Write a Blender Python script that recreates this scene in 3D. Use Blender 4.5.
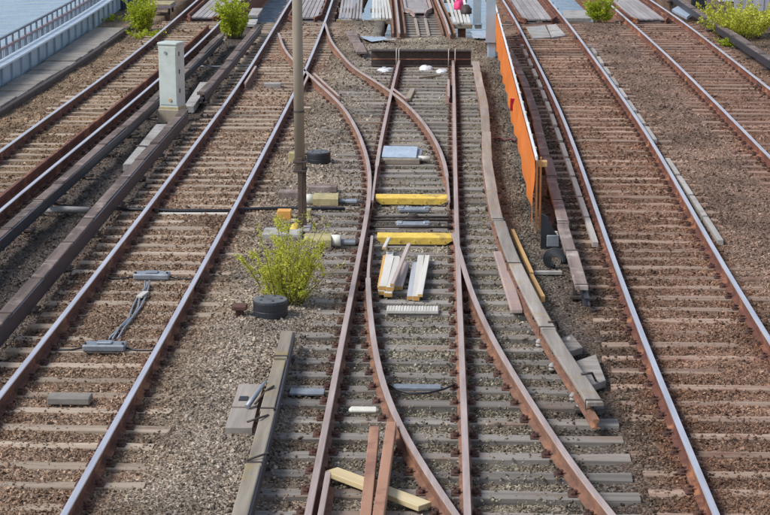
import bpy, bmesh, math, random
import numpy as np
from mathutils import Vector, Matrix, noise as mnoise
random.seed(7); rng = np.random.default_rng(7)
R = math.radians
S = bpy.context.scene
for o in list(bpy.data.objects): bpy.data.objects.remove(o, do_unlink=True)
COL = S.collection

# ------------------------------------------------------------------ camera
FPX, CX, CY = 1850.0, 385.0, 257.5          # focal length and centre in units of the 770 px wide frame
HZ, VX, CAMH = -178.0, 446.0, 6.51          # horizon row, vanishing column of the tracks, height over sleeper tops
pit = math.atan((CY-HZ)/FPX)
fw = Vector((0, math.cos(pit), -math.sin(pit))); up = Vector((0, math.sin(pit), math.cos(pit))); rt = Vector((1, 0, 0))
dv = fw*FPX + rt*(VX-CX) + up*(CY-HZ)
Rz = Matrix.Rotation(math.atan2(dv.x, dv.y), 3, 'Z')
fw, up, rt = Rz@fw, Rz@up, Rz@rt
cam = bpy.data.cameras.new('camera'); co = bpy.data.objects.new('camera', cam); COL.objects.link(co)
co.matrix_world = Matrix(((rt.x, up.x, -fw.x, 0), (rt.y, up.y, -fw.y, 0), (rt.z, up.z, -fw.z, CAMH), (0, 0, 0, 1)))
cam.sensor_width = 36; cam.lens = FPX/770*36; cam.clip_end = 6000; cam.clip_start = .5
S.camera = co
S.render.resolution_x, S.render.resolution_y = 1024, 685

# ------------------------------------------------------------------ light
SUN_EL, SUN_AZ = 47, 248        # degrees; azimuth clockwise from +Y (behind the camera, to its left)
w = bpy.data.worlds.new('World'); S.world = w; w.use_nodes = True
nt = w.node_tree; bg = nt.nodes['Background']
sky = nt.nodes.new('ShaderNodeTexSky'); sky.sky_type = 'NISHITA'; sky.sun_disc = False
sky.sun_elevation = R(SUN_EL); sky.sun_rotation = R(SUN_AZ); sky.air_density = 1.0; sky.dust_density = 1.0; sky.ozone_density = 1.0
hsv = nt.nodes.new('ShaderNodeHueSaturation'); hsv.inputs['Saturation'].default_value = .7   # thin overcast
nt.links.new(sky.outputs[0], hsv.inputs['Color']); nt.links.new(hsv.outputs[0], bg.inputs[0]); bg.inputs[1].default_value = 0.12
sl = bpy.data.lights.new('sun', 'SUN'); sl.energy = 2.2; sl.angle = R(19); sl.color = (1, .98, .955)
so = bpy.data.objects.new('sun', sl); COL.objects.link(so)
sd = Vector((math.sin(R(SUN_AZ))*math.cos(R(SUN_EL)), math.cos(R(SUN_AZ))*math.cos(R(SUN_EL)), math.sin(R(SUN_EL))))
so.rotation_euler = sd.to_track_quat('Z', 'Y').to_euler(); so.location = sd*60
S.view_settings.view_transform = 'Standard'; S.view_settings.look = 'None'; S.view_settings.gamma = 1
S.view_settings.exposure = 0.6

# ------------------------------------------------------------------ helpers
def G(px, py, z=0.0):
    """ground point (at height z) that a place in the photograph stands on"""
    d = fw*FPX + rt*(px-CX) - up*(py-CY); t = (z-CAMH)/d.z
    return Vector((d.x*t, d.y*t, z))
def tag(o, label=None, cat=None, group=None, kind=None):
    if label: o['label'] = label
    if cat: o['category'] = cat
    if group: o['group'] = group
    if kind: o['kind'] = kind
    return o
def empty(name, loc, label=None, cat=None, group=None):
    o = bpy.data.objects.new(name, None); o.location = loc; o.empty_display_size = .1; COL.objects.link(o)
    return tag(o, label, cat, group)
def link(name, me, parent=None, loc=(0, 0, 0), rz=0, scale=None):
    o = bpy.data.objects.new(name, me); COL.objects.link(o); o.parent = parent; o.location = loc; o.rotation_euler = (0, 0, rz)
    if scale: o.scale = scale
    return o
def wl(o):           # world location of a chain of unrotated parents
    v = Vector((0, 0, 0))
    while o: v += o.location; o = o.parent
    return v

class MB:
    """collects shapes given in world coordinates"""
    def __init__(s): s.bm = bmesh.new()
    def _add(s, vs, fs, mi=0, smooth=False):
        v = [s.bm.verts.new(p) for p in vs]
        for f in fs:
            try:
                q = s.bm.faces.new([v[i] for i in f]); q.material_index = mi; q.smooth = smooth
            except ValueError: pass
        return v
    def box(s, c, size, M=None, bev=0, mi=0):
        t = bmesh.new(); bmesh.ops.create_cube(t, size=1)
        for v in t.verts: v.co = Vector((v.co.x*size[0], v.co.y*size[1], v.co.z*size[2]))
        if bev: bmesh.ops.bevel(t, geom=t.edges[:], offset=bev, segments=1, affect='EDGES', profile=.5)
        c = Vector(c)
        vs = [(M@v.co if M else v.co)+c for v in t.verts]; t.verts.index_update()
        fs = [[v.index for v in f.verts] for f in t.faces]; t.free()
        s._add(vs, fs, mi); return s
    def beam(s, a, b, wd, h, bev=0, mi=0):
        """bar whose TOP centre line runs a -> b"""
        a, b = Vector(a), Vector(b); d = b-a; L = d.length; d.normalize()
        r = d.cross(Vector((0, 0, 1)))
        r = r.normalized() if r.length > 1e-4 else Vector((1, 0, 0))
        u = r.cross(d)
        M = Matrix((r, d, u)).transposed()
        return s.box((a+b)/2-u*h/2, (wd, L, h), M, bev, mi)
    def tube(s, pts, r, n=8, mi=0, smooth=True, cap=True):
        pts = [Vector(p) for p in pts]; rings = []
        rs = r if isinstance(r, (list, tuple)) else [r]*len(pts)
        ref = None
        for i, p in enumerate(pts):
            t = (pts[min(i+1, len(pts)-1)]-pts[max(i-1, 0)]).normalized()
            if ref is None: ref = Vector((0, 0, 1)) if abs(t.z) < .9 else Vector((1, 0, 0))
            a = t.cross(ref).normalized(); b = a.cross(t).normalized(); ref = b
            rings.append([s.bm.verts.new(p+(a*math.cos(k*2*math.pi/n)+b*math.sin(k*2*math.pi/n))*rs[i]) for k in range(n)])
        for A, B in zip(rings, rings[1:]):
            for k in range(n):
                f = s.bm.faces.new((A[k], A[(k+1) % n], B[(k+1) % n], B[k])); f.smooth = smooth; f.material_index = mi
        if cap:
            s.bm.faces.new(rings[0][::-1]).material_index = mi; s.bm.faces.new(rings[-1]).material_index = mi
        return s
    def lathe(s, c, prof, n=24, mi=0):
        c = Vector(c); rings = []
        for r, z in prof: rings.append([s.bm.verts.new(c+Vector((r*math.cos(k*2*math.pi/n), r*math.sin(k*2*math.pi/n), z))) for k in range(n)])
        for A, B in zip(rings, rings[1:]):
            for k in range(n):
                f = s.bm.faces.new((A[k], A[(k+1) % n], B[(k+1) % n], B[k])); f.smooth = False; f.material_index = mi
        s.bm.faces.new(rings[0][::-1]); s.bm.faces.new(rings[-1])
        return s
    def prism(s, poly, y0, y1, mi=0):
        """polygon in x,z swept along y"""
        n = len(poly); vs = [(x, y0, z) for x, z in poly]+[(x, y1, z) for x, z in poly]
        s._add(vs, [list(range(n))[::-1], list(range(n, 2*n))]+[(i, (i+1) % n, n+(i+1) % n, n+i) for i in range(n)], mi); return s
    def sweep(s, prof, path, mis, smooth=False):
        """profile [(side, z)] along path [(x, y, z)], section kept square to the path"""
        rings = []; P = [Vector(p) for p in path]
        for i, p in enumerate(P):
            t = (P[min(i+1, len(P)-1)]-P[max(i-1, 0)]); t.z = 0; t.normalize(); r = Vector((t.y, -t.x, 0))
            rings.append([s.bm.verts.new(p+r*a+Vector((0, 0, b))) for a, b in prof])
        n = len(prof)
        for A, B in zip(rings, rings[1:]):
            for k in range(n):
                f = s.bm.faces.new((A[k], A[(k+1) % n], B[(k+1) % n], B[k])); f.material_index = mis[k]; f.smooth = smooth
        s.bm.faces.new(rings[0][::-1]).material_index = mis[-1]; s.bm.faces.new(rings[-1]).material_index = mis[-1]
        return s
    def mesh(s, name, mats, origin=(0, 0, 0)):
        bmesh.ops.translate(s.bm, verts=s.bm.verts, vec=-Vector(origin))
        bmesh.ops.recalc_face_normals(s.bm, faces=s.bm.faces)
        me = bpy.data.meshes.new(name); s.bm.to_mesh(me); s.bm.free()
        for m in (mats if isinstance(mats, (list, tuple)) else [mats]): me.materials.append(m)
        return me
    def part(s, name, mats, parent):
        return link(name, s.mesh(name, mats, wl(parent)), parent)
    def thing(s, name, mats, loc, label, cat, group=None):
        return tag(link(name, s.mesh(name, mats, loc), None, loc), label, cat, group)

# ------------------------------------------------------------------ materials
def mat(name, c1, c2, scale=8, rough=.8, metal=0, bump=.3, bscale=60, stretch=(1, 1, 1), rnd=.12, c3=None, sp=.5, dist=.004):
    m = bpy.data.materials.new(name); m.use_nodes = True; t = m.node_tree; N = t.nodes; L = t.links
    b = N['Principled BSDF']; b.inputs['Metallic'].default_value = metal; b.inputs['Specular IOR Level'].default_value = sp
    tc = N.new('ShaderNodeTexCoord'); mp = N.new('ShaderNodeMapping'); mp.inputs['Scale'].default_value = stretch
    oi = N.new('ShaderNodeObjectInfo')
    off = N.new('ShaderNodeVectorMath'); off.operation = 'SCALE'; L.new(oi.outputs['Location'], off.inputs[0]); off.inputs['Scale'].default_value = 3.7
    ad = N.new('ShaderNodeVectorMath'); L.new(tc.outputs['Object'], ad.inputs[0]); L.new(off.outputs[0], ad.inputs[1])
    L.new(ad.outputs[0], mp.inputs[0])
    n1 = N.new('ShaderNodeTexNoise'); n1.inputs['Scale'].default_value = scale; n1.inputs['Detail'].default_value = 6; n1.inputs['Roughness'].default_value = .65; L.new(mp.outputs[0], n1.inputs[0])
    rp = N.new('ShaderNodeValToRGB'); e = rp.color_ramp.elements; e[0].position = .32; e[1].position = .68; e[0].color = (*c1, 1); e[1].color = (*c2, 1)
    L.new(n1.outputs[0], rp.inputs[0]); out = rp.outputs[0]
    if c3:
        n3 = N.new('ShaderNodeTexNoise'); n3.inputs['Scale'].default_value = scale*.35; n3.inputs['Detail'].default_value = 8; n3.inputs['Roughness'].default_value = .7; L.new(ad.outputs[0], n3.inputs[0])
        r3 = N.new('ShaderNodeValToRGB'); r3.color_ramp.elements[0].position = .52; r3.color_ramp.elements[1].position = .64; L.new(n3.outputs[0], r3.inputs[0])
        mx = N.new('ShaderNodeMix'); mx.data_type = 'RGBA'; L.new(r3.outputs[0], mx.inputs[0]); L.new(out, mx.inputs[6]); mx.inputs[7].default_value = (*c3, 1); out = mx.outputs[2]
    hs = N.new('ShaderNodeHueSaturation'); mr = N.new('ShaderNodeMapRange'); mr.inputs['To Min'].default_value = 1-rnd; mr.inputs['To Max'].default_value = 1+rnd
    L.new(oi.outputs['Random'], mr.inputs[0]); L.new(mr.outputs[0], hs.inputs['Value']); L.new(out, hs.inputs['Color']); L.new(hs.outputs[0], b.inputs['Base Color'])
    rr = N.new('ShaderNodeMapRange'); rr.inputs['To Min'].default_value = max(rough-.12, .05); rr.inputs['To Max'].default_value = min(rough+.12, 1); L.new(n1.outputs[0], rr.inputs[0]); L.new(rr.outputs[0], b.inputs['Roughness'])
    if bump:
        n2 = N.new('ShaderNodeTexNoise'); n2.inputs['Scale'].default_value = bscale; n2.inputs['Detail'].default_value = 4; L.new(mp.outputs[0], n2.inputs[0])
        bp = N.new('ShaderNodeBump'); bp.inputs['Strength'].default_value = bump; bp.inputs['Distance'].default_value = dist; L.new(n2.outputs[0], bp.inputs['Height']); L.new(bp.outputs[0], b.inputs['Normal'])
    return m
WG = (1, .07, 1)   # grain along local y
WX = (.07, 1, 1)   # grain along local x
M = {}
M['steel_top'] = mat('polished_rail_head', (.50, .48, .52), (.74, .72, .76), 5, .38, .6, .12, 40, (3, .15, 1), 0)
M['dull_top'] = mat('dull_rail_head', (.36, .255, .215), (.54, .43, .385), 4, .45, .3, .2, 50, (3, .2, 1), .05)
M['rail_rust'] = mat('rail_side_rust', (.085, .032, .022), (.20, .075, .045), 5, .85, 0, .4, 60, (1, 1, 1), .05, (.36, .16, .075))
M['turn_rust'] = mat('turnout_rail_side', (.13, .062, .04), (.26, .135, .085), 6, .85, 0, .4, 60, (1, 1, 1), .05, (.32, .155, .08))
M['chair'] = mat('fastening_rust', (.05, .025, .02), (.13, .06, .042), 20, .9, 0, .5, 80, rnd=.3)
M['sleeper'] = mat('weathered_sleeper', (.27, .205, .15), (.48, .39, .30), 7, .9, 0, .6, 50, WX, .2, (.22, .15, .11), .2)
M['sleeper_red'] = mat('rust_stained_sleeper', (.20, .125, .09), (.42, .31, .235), 7, .9, 0, .6, 50, WX, .22, (.20, .10, .07), .2)
M['sleeper_dark'] = mat('dark_rusty_sleeper', (.19, .115, .085), (.37, .25, .19), 7, .9, 0, .6, 50, WX, .22, (.16, .08, .055), .2)
M['sleeper_grey'] = mat('grey_turnout_sleeper', (.165, .143, .122), (.32, .295, .265), 7, .88, 0, .6, 50, WX, .25, (.21, .15, .11), .25)
M['board'] = mat('weathered_brown_board', (.14, .105, .09), (.28, .215, .19), 7, .9, 0, .6, 50, WG, .18, (.38, .32, .28), .2)
M['board_dark'] = mat('dark_oily_board', (.085, .065, .058), (.20, .15, .13), 7, .85, 0, .6, 50, WG, .2, (.27, .22, .19), .2)
M['board_grey'] = mat('weathered_grey_board', (.21, .18, .155), (.37, .325, .285), 7, .9, 0, .6, 50, WG, .15, (.30, .23, .15), .2)
M['board_yel'] = mat('lichen_grey_board', (.19, .16, .125), (.34, .295, .235), 6, .9, 0, .6, 50, WG, .12, (.30, .235, .12), .2)
M['crail'] = mat('contact_rail_iron', (.035, .034, .045), (.085, .08, .095), 8, .45, .5, .2, 50, rnd=.05)
M['iron'] = mat('dark_iron', (.04, .03, .028), (.10, .075, .065), 14, .7, .2, .4, 60)
M['galv'] = mat('galvanised_steel', (.21, .23, .255), (.34, .365, .40), 8, .5, .4, .15, 40)
M['cabinet'] = mat('pale_green_grey_paint', (.46, .51, .47), (.56, .60, .56), 3, .45, 0, .08, 30, rnd=0, c3=(.43, .46, .40))
M['mast'] = mat('blue_grey_mast_paint', (.30, .37, .42), (.40, .47, .52), 2, .5, 0, .1, 30, rnd=.1, c3=(.28, .31, .33))
M['girder'] = mat('blue_grey_girder_paint', (.30, .40, .49), (.41, .50, .58), 1.5, .5, 0, .15, 30, rnd=.06, c3=(.24, .29, .34))
M['flange'] = mat('pale_blue_flange_paint', (.50, .60, .68), (.60, .69, .76), 1.5, .45, 0, .1, 30, rnd=.03)
M['railing'] = mat('dark_blue_railing_paint', (.10, .12, .16), (.17, .20, .25), 4, .6, 0, .1, 30)
M['railing_red'] = mat('dull_red_rail_paint', (.17, .13, .15), (.24, .19, .21), 4, .6, 0, .1, 30)
M['concrete'] = mat('weathered_concrete', (.28, .265, .24), (.43, .41, .385), 5, .9, 0, .5, 70, rnd=.12, c3=(.22, .2, .17))
M['slab'] = mat('walkway_slab', (.19, .17, .145), (.31, .28, .245), 4, .9, 0, .5, 70, rnd=.15, c3=(.2, .185, .14))
M['yellow'] = mat('chipped_yellow_paint', (.64, .43, .06), (.79, .56, .11), 9, .65, 0, .3, 40, rnd=.06, c3=(.38, .25, .07))
M['dirty_yellow'] = mat('dirty_yellow_paint', (.32, .27, .14), (.50, .42, .20), 7, .65, 0, .3, 40, c3=(.27, .215, .13))
M['orange_paint'] = mat('orange_box_paint', (.55, .25, .05), (.68, .36, .09), 7, .65, 0, .3, 40)
M['white_cap'] = mat('cream_white_paint', (.62, .60, .50), (.74, .72, .63), 7, .6, 0, .2, 40)
M['plastic'] = mat('black_plastic', (.014, .016, .020), (.026, .028, .034), 6, .5, 0, .1, 40)
M['plastic_top'] = mat('dusty_plastic_top', (.07, .072, .08), (.14, .145, .155), 8, .7, 0, .1, 40)
M['pole'] = mat('tan_pole', (.25, .205, .15), (.37, .31, .235), 5, .75, 0, .4, 40, (1, 1, .08), 0, (.3, .26, .21))
M['pole_iron'] = mat('brown_pole_iron', (.06, .04, .03), (.13, .085, .06), 8, .75, .1, .3, 50)
M['net'] = mat('orange_netting', (.93, .22, .03), (.97, .30, .06), 3, .6, 0, .8, 25, (1, 1, 1), 0, (.94, .28, .08), dist=.03)
nt_ = M['net'].node_tree; tl = nt_.nodes.new('ShaderNodeBsdfTranslucent'); tl.inputs[0].default_value = (.97, .26, .04, 1); mxs = nt_.nodes.new('ShaderNodeMixShader'); mxs.inputs[0].default_value = .4
nt_.links.new(nt_.nodes['Principled BSDF'].outputs[0], mxs.inputs[1]); nt_.links.new(tl.outputs[0], mxs.inputs[2]); nt_.links.new(mxs.outputs[0], nt_.nodes['Material Output'].inputs[0])
M['pale_wood'] = mat('fresh_pale_wood', (.58, .44, .22), (.74, .62, .38), 6, .75, 0, .3, 60, WG, .12)
M['white_wood'] = mat('bleached_plank', (.50, .47, .41), (.66, .63, .57), 6, .8, 0, .4, 60, WG, .1)
M['grey_wood'] = mat('blue_grey_plank', (.34, .35, .37), (.5, .51, .53), 6, .8, 0, .4, 60, WG, .1)
M['pink_wood'] = mat('pinkish_plank', (.42, .33, .29), (.56, .46, .42), 6, .8, 0, .4, 60, WG, .1)
M['amber'] = mat('sawn_amber_wood', (.50, .27, .07), (.64, .38, .12), 10, .7, 0, .3, 60, (1, 1, 1), .12)
M['orange_wood'] = mat('orange_stained_wood', (.50, .27, .09), (.66, .40, .16), 9, .75, 0, .4, 60, WG, .1)
M['brown_bar'] = mat('brown_painted_bar', (.30, .145, .085), (.41, .215, .13), 6, .6, 0, .3, 50, WG, .08, (.24, .11, .07))
M['mauve'] = mat('faded_mauve_board', (.30, .215, .195), (.40, .305, .28), 6, .85, 0, .4, 50, WG, 0, (.42, .30, .23))
M['trough'] = mat('pale_trough_board', (.33, .30, .27), (.47, .44, .40), 6, .85, 0, .4, 60, WG, .12, (.33, .29, .25))
M['deck'] = mat('pale_deck_plank', (.25, .225, .215), (.40, .365, .355), 4, .85, 0, .4, 50, WG, .15, (.28, .24, .22))
M['tarp'] = mat('blue_grey_sheet', (.30, .37, .44), (.42, .5, .57), 4, .5, 0, .5, 12, dist=.03)
M['bag'] = mat('white_bag', (.56, .57, .58), (.7, .7, .7), 6, .6, 0, .6, 14, dist=.03)
M['pink'] = mat('pink_cloth', (.62, .03, .12), (.75, .06, .2), 6, .6, 0, .6, 14, dist=.03)
M['rope'] = mat('pale_rope', (.45, .42, .36), (.6, .57, .5), 40, .9)
M['panel'] = mat('grey_violet_sheet_panel', (.34, .33, .37), (.46, .45, .5), 3, .6, 0, .1, 30, (1, 1, .1))
M['rust_girder'] = mat('rusty_bridge_steel', (.14, .065, .035), (.27, .13, .07), 5, .85, 0, .4, 50, c3=(.34, .18, .09))
M['bark'] = mat('stem_bark', (.12, .10, .045), (.24, .20, .09), 20, .9)

def leaf_mat(name, c1, c2):
    m = bpy.data.materials.new(name); m.use_nodes = True; t = m.node_tree; N = t.nodes; L = t.links
    b = N['Principled BSDF']; g = N.new('ShaderNodeNewGeometry'); r = N.new('ShaderNodeValToRGB')
    r.color_ramp.elements[0].color = (*c1, 1); r.color_ramp.elements[1].color = (*c2, 1)
    L.new(g.outputs['Random Per Island'], r.inputs[0]); L.new(r.outputs[0], b.inputs['Base Color']); b.inputs['Roughness'].default_value = .55; b.inputs['Specular IOR Level'].default_value = .3
    tr = N.new('ShaderNodeBsdfTranslucent'); L.new(r.outputs[0], tr.inputs[0]); mx = N.new('ShaderNodeMixShader'); mx.inputs[0].default_value = .4
    L.new(b.outputs[0], mx.inputs[1]); L.new(tr.outputs[0], mx.inputs[2]); L.new(mx.outputs[0], N['Material Output'].inputs[0]); return m
M['leaf_lime'] = leaf_mat('lime_leaf', (.36, .42, .03), (.80, .76, .12))
M['leaf_green'] = leaf_mat('fresh_green_leaf', (.24, .33, .012), (.62, .66, .05))

# soil and stone colour changes across the yard: rust dust along the running lines, dark soil between, grey new stone in the turnouts
TINT = [(-11.6, 0.66, 0.56, 0.409), (-8.9, 0.808, 0.596, 0.396), (-7.6, 0.808, 0.585, 0.376), (-6.95, 0.562, 0.45, 0.362), (-6.7, 0.3, 0.263, 0.231), (-6.2, 0.237, 0.213, 0.194), (-5.55, 0.375, 0.312, 0.263), (-5.0, 0.775, 0.491, 0.329),
        (-4.7, 0.908, 0.666, 0.478), (-3.85, 0.908, 0.677, 0.488), (-3.5, 0.775, 0.524, 0.372), (-3.2, 0.806, 0.667, 0.498), (-2.8, 0.845, 0.749, 0.61), (-1.9, 0.866, 0.79, 0.657), (-1.35, 0.665, 0.554, 0.422), (-1.1, 0.826, 0.79, 0.629),
        (-0.1, 0.806, 0.78, 0.618), (0.25, 0.644, 0.554, 0.432), (0.6, 0.766, 0.729, 0.571), (1.25, 0.64, 0.58, 0.465), (1.7, 0.372, 0.333, 0.286), (2.2, 0.487, 0.355, 0.262), (2.56, 0.605, 0.336, 0.206), (2.9, 0.759, 0.493, 0.346),
        (3.8, 0.77, 0.503, 0.356), (4.14, 0.605, 0.336, 0.206), (4.5, 0.711, 0.513, 0.393), (5.8, 0.702, 0.503, 0.393), (6.3, 0.564, 0.315, 0.206), (6.7, 0.702, 0.444, 0.318), (7.6, 0.682, 0.424, 0.3), (10, 0.45, 0.36, 0.26)]
def gravel(name, island):
    m = bpy.data.materials.new(name); m.use_nodes = True; t = m.node_tree; N = t.nodes; L = t.links
    b = N['Principled BSDF']; b.inputs['Roughness'].default_value = .92; b.inputs['Specular IOR Level'].default_value = .25
    g = N.new('ShaderNodeNewGeometry'); r = N.new('ShaderNodeValToRGB'); cr = r.color_ramp; cr.interpolation = 'CONSTANT' if island else 'LINEAR'
    pal = [(0, (.11, .098, .09)), (.12, (.20, .172, .155)), (.28, (.27, .232, .208)), (.46, (.34, .298, .27)), (.6, (.30, .288, .28)), (.74, (.41, .372, .345)), (.88, (.48, .452, .43)), (.97, (.60, .58, .56))]
    cr.elements[0].position = 0; cr.elements[0].color = (*pal[0][1], 1); cr.elements[1].position = pal[1][0]; cr.elements[1].color = (*pal[1][1], 1)
    for p, c in pal[2:]: e = cr.elements.new(p); e.color = (*c, 1)
    if island: L.new(g.outputs['Random Per Island'], r.inputs[0])
    else:
        v = N.new('ShaderNodeTexVoronoi'); v.inputs['Scale'].default_value = 30; L.new(g.outputs['Position'], v.inputs[0])
        sp = N.new('ShaderNodeSeparateColor'); L.new(v.outputs['Color'], sp.inputs[0])
        mm = N.new('ShaderNodeMath'); mm.operation = 'MULTIPLY'; mm.inputs[1].default_value = 1.0; L.new(sp.outputs[0], mm.inputs[0]); L.new(mm.outputs[0], r.inputs[0])
        bp = N.new('ShaderNodeBump'); bp.inputs['Strength'].default_value = .9; bp.inputs['Distance'].default_value = .04; bp.invert = True; L.new(v.outputs['Distance'], bp.inputs['Height']); L.new(bp.outputs[0], b.inputs['Normal'])
    nz = N.new('ShaderNodeTexNoise'); nz.inputs['Scale'].default_value = 1.3; nz.inputs['Detail'].default_value = 7; nz.inputs['Roughness'].default_value = .7; L.new(g.outputs['Position'], nz.inputs[0])
    sx = N.new('ShaderNodeSeparateXYZ'); L.new(g.outputs['Position'], sx.inputs[0])
    wob = N.new('ShaderNodeMapRange'); wob.inputs['From Min'].default_value = .3; wob.inputs['From Max'].default_value = .7; wob.inputs['To Min'].default_value = -.3; wob.inputs['To Max'].default_value = .3; L.new(nz.outputs[0], wob.inputs[0])
    a = N.new('ShaderNodeMath'); L.new(sx.outputs[0], a.inputs[0]); L.new(wob.outputs[0], a.inputs[1])
    q = N.new('ShaderNodeMapRange'); q.inputs['From Min'].default_value = TINT[0][0]; q.inputs['From Max'].default_value = TINT[-1][0]; L.new(a.outputs[0], q.inputs[0])
    tr = N.new('ShaderNodeValToRGB'); ce = tr.color_ramp; span = TINT[-1][0]-TINT[0][0]
    for i, (x, cr_, cg, cb) in enumerate(TINT):
        e = ce.elements[0] if i == 0 else (ce.elements[len(ce.elements)-1] if i == len(TINT)-1 else ce.elements.new((x-TINT[0][0])/span))
        e.color = (cr_, cg, cb, 1)
    L.new(q.outputs[0], tr.inputs[0])
    mu = N.new('ShaderNodeMix'); mu.data_type = 'RGBA'; mu.blend_type = 'MULTIPLY'; mu.inputs[0].default_value = 1; L.new(r.outputs[0], mu.inputs[6]); L.new(tr.outputs[0], mu.inputs[7])
    n2 = N.new('ShaderNodeTexNoise'); n2.inputs['Scale'].default_value = .55; n2.inputs['Detail'].default_value = 6; L.new(g.outputs['Position'], n2.inputs[0])
    d = N.new('ShaderNodeMapRange'); d.inputs['From Min'].default_value = .35; d.inputs['From Max'].default_value = .65; d.inputs['To Min'].default_value = .64; d.inputs['To Max'].default_value = 1.22; L.new(n2.outputs[0], d.inputs[0])
    hs = N.new('ShaderNodeHueSaturation'); L.new(d.outputs[0], hs.inputs['Value']); L.new(mu.outputs[2], hs.inputs['Color']); L.new(hs.outputs[0], b.inputs['Base Color'])
    return m
M['gravel'] = gravel('ballast_ground', False); M['stone'] = gravel('ballast_stone', True)
def water_mat():
    m = bpy.data.materials.new('river_water'); m.use_nodes = True; t = m.node_tree; N = t.nodes; L = t.links; b = N['Principled BSDF']
    b.inputs['Base Color'].default_value = (.20, .29, .38, 1); b.inputs['Roughness'].default_value = .2; b.inputs['IOR'].default_value = 1.33
    g = N.new('ShaderNodeNewGeometry'); mp = N.new('ShaderNodeMapping'); mp.inputs['Scale'].default_value = (.5, 1.0, 1); L.new(g.outputs['Position'], mp.inputs[0])
    n = N.new('ShaderNodeTexNoise'); n.inputs['Scale'].default_value = .9; n.inputs['Detail'].default_value = 5; n.inputs['Roughness'].default_value = .55; L.new(mp.outputs[0], n.inputs[0])
    bp = N.new('ShaderNodeBump'); bp.inputs['Strength'].default_value = .9; bp.inputs['Distance'].default_value = .5; L.new(n.outputs[0], bp.inputs['Height']); L.new(bp.outputs[0], b.inputs['Normal']); return m
M['water'] = water_mat()

# ------------------------------------------------------------------ rails measured on the ground
RH = .18    # rail head over sleeper top
def curve(px, sig=2.5, extra=(), z=RH):
    p = sorted([(G(x, y, z).y, G(x, y, z).x) for x, y in px]+[(b, a) for a, b in extra])
    Z = np.array([q[0] for q in p]); X = np.array([q[1] for q in p])
    zz = np.arange(0, 110, .25); xx = np.interp(zz, Z, X)
    lo, hi = zz < Z[0], zz > Z[-1]
    s0 = (X[1]-X[0])/(Z[1]-Z[0])*.5 if not extra else 0; j = -min(3, len(X)); s1 = (X[-1]-X[j])/(Z[-1]-Z[j])
    xx[lo] = X[0]+s0*(zz[lo]-Z[0]); xx[hi] = X[-1]+s1*(zz[hi]-Z[-1])
    k = np.exp(-.5*(np.arange(-40, 41)*.25/sig)**2); k /= k.sum()
    xs = np.convolve(np.pad(xx, 40, mode='edge'), k, 'valid')
    return lambda v: float(np.interp(v, zz, xs))
rA = curve([(0, 151), (27, 130), (120, 66), (160, 32), (197, 0)], 5, [(-8.76, 25)])
rC = curve([(0, 209), (54, 165), (105, 125), (182, 59), (213, 30), (237, 3)], 4, [(-7.42, 20)])
L1 = curve([(290.6, 0), (241.7, 81), (206, 130), (178, 167), (121, 243), (115, 250), (8, 384)], 4, [(-5.03, 14)])
L2 = curve([(332, 0), (325, 22), (306, 69), (294, 93), (257, 165), (249, 180), (214.6, 245), (199, 272), (140, 380), (61.6, 515)], 4, [(-3.55, 12)])
SL = curve([(279, 33), (282, 45), (290, 57), (306, 71), (315, 80), (343, 105), (358, 130), (366, 152), (370, 168), (370.4, 190), (367, 215), (361, 245), (345, 325), (308, 515)], 1.2, [(-1.26, 12)])
SS = curve([(398, 65), (391, 92), (384, 125), (376, 160), (373.5, 195)], 3)
C2 = curve([(453, 63), (454, 80), (455, 160), (456, 200), (457, 240), (460.5, 320), (463, 380), (468, 515)], 3, [(.25, 10)])
X2 = curve([(325, 22), (330, 40), (342, 55), (355, 70), (370, 77), (391, 91), (412, 108), (430, 130), (441, 150), (446, 165), (448, 182), (449, 198)], 1.2)
D1 = curve([(372.5, 240), (366.5, 270), (371, 325), (380, 380), (400, 430), (455, 515), (520, 600)], 1.0)
D2 = curve([(458, 246), (470, 290), (490, 335), (520, 385), (575, 470), (610, 515), (690, 600)], 1.0)
R1 = curve([(503, 0), (516, 20), (526, 40), (541, 70), (550, 87), (570, 133), (590, 190), (610, 250), (655, 370), (718, 515)], 3, [(2.62, 12)])
R2 = curve([(549, 0), (572, 27), (592, 55), (615, 87), (645, 128), (690, 205), (712, 250), (770, 340)], 4, [(4.12, 18), (4.14, 10)])
Q1 = curve([(606, 0), (620, 14), (640, 29), (700, 86), (740, 127), (770, 156)], 5, [(6.36, 25)])
Q2 = curve([(650, 0), (680, 18), (710, 42), (770, 88)], 5, [(8.0, 25)])
ABUT = 62.3     # where the ground ends and the bridges begin
ABUT_C = 57.6   # the same in the middle line

# ------------------------------------------------------------------ ground and water
def gz(x, y):
    x = np.asarray(x, float); y = np.asarray(y, float)
    n = .012*np.sin(1.7*x+.9*y)+.010*np.sin(2.9*x-1.3*y+1)+.008*np.sin(4.3*y+.7*x)+.007*np.sin(6.1*x+3.3*y+2)
    z = -.022+n
    def band(a, b, s): return 1/(1+np.exp(-(x-a)/s))*(1-1/(1+np.exp(-(x-b)/s)))
    z = z-(.015+.018*(y < 27))*band(-1.75, 1.6, .12)*(y < 51)-.06*band(-6.9, -5.5, .1)
    z = z+.002*(band(-5.6, -2.9, .1)+band(1.95, 5.2, .1)+band(-9.4, -6.9, .1)+band(5.6, 8.6, .1))
    z = z+.04*band(-3.0, -2.0, .15)-.06*band(-10.3, -9.5, .12)-.05*band(1.5, 2.0, .08)
    z = z+.16*np.exp(-((y-54.3)/1.7)**2)*band(-2.2, 1.0, .2)
    z = z+.05*np.exp(-((y-24)/3.)**2)*band(-2.8, -1.9, .1)
    return z
xs = np.concatenate([[-11.9], np.arange(-11.75, 12.01, .25), [14, 20, 40, 120, 600]])
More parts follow.
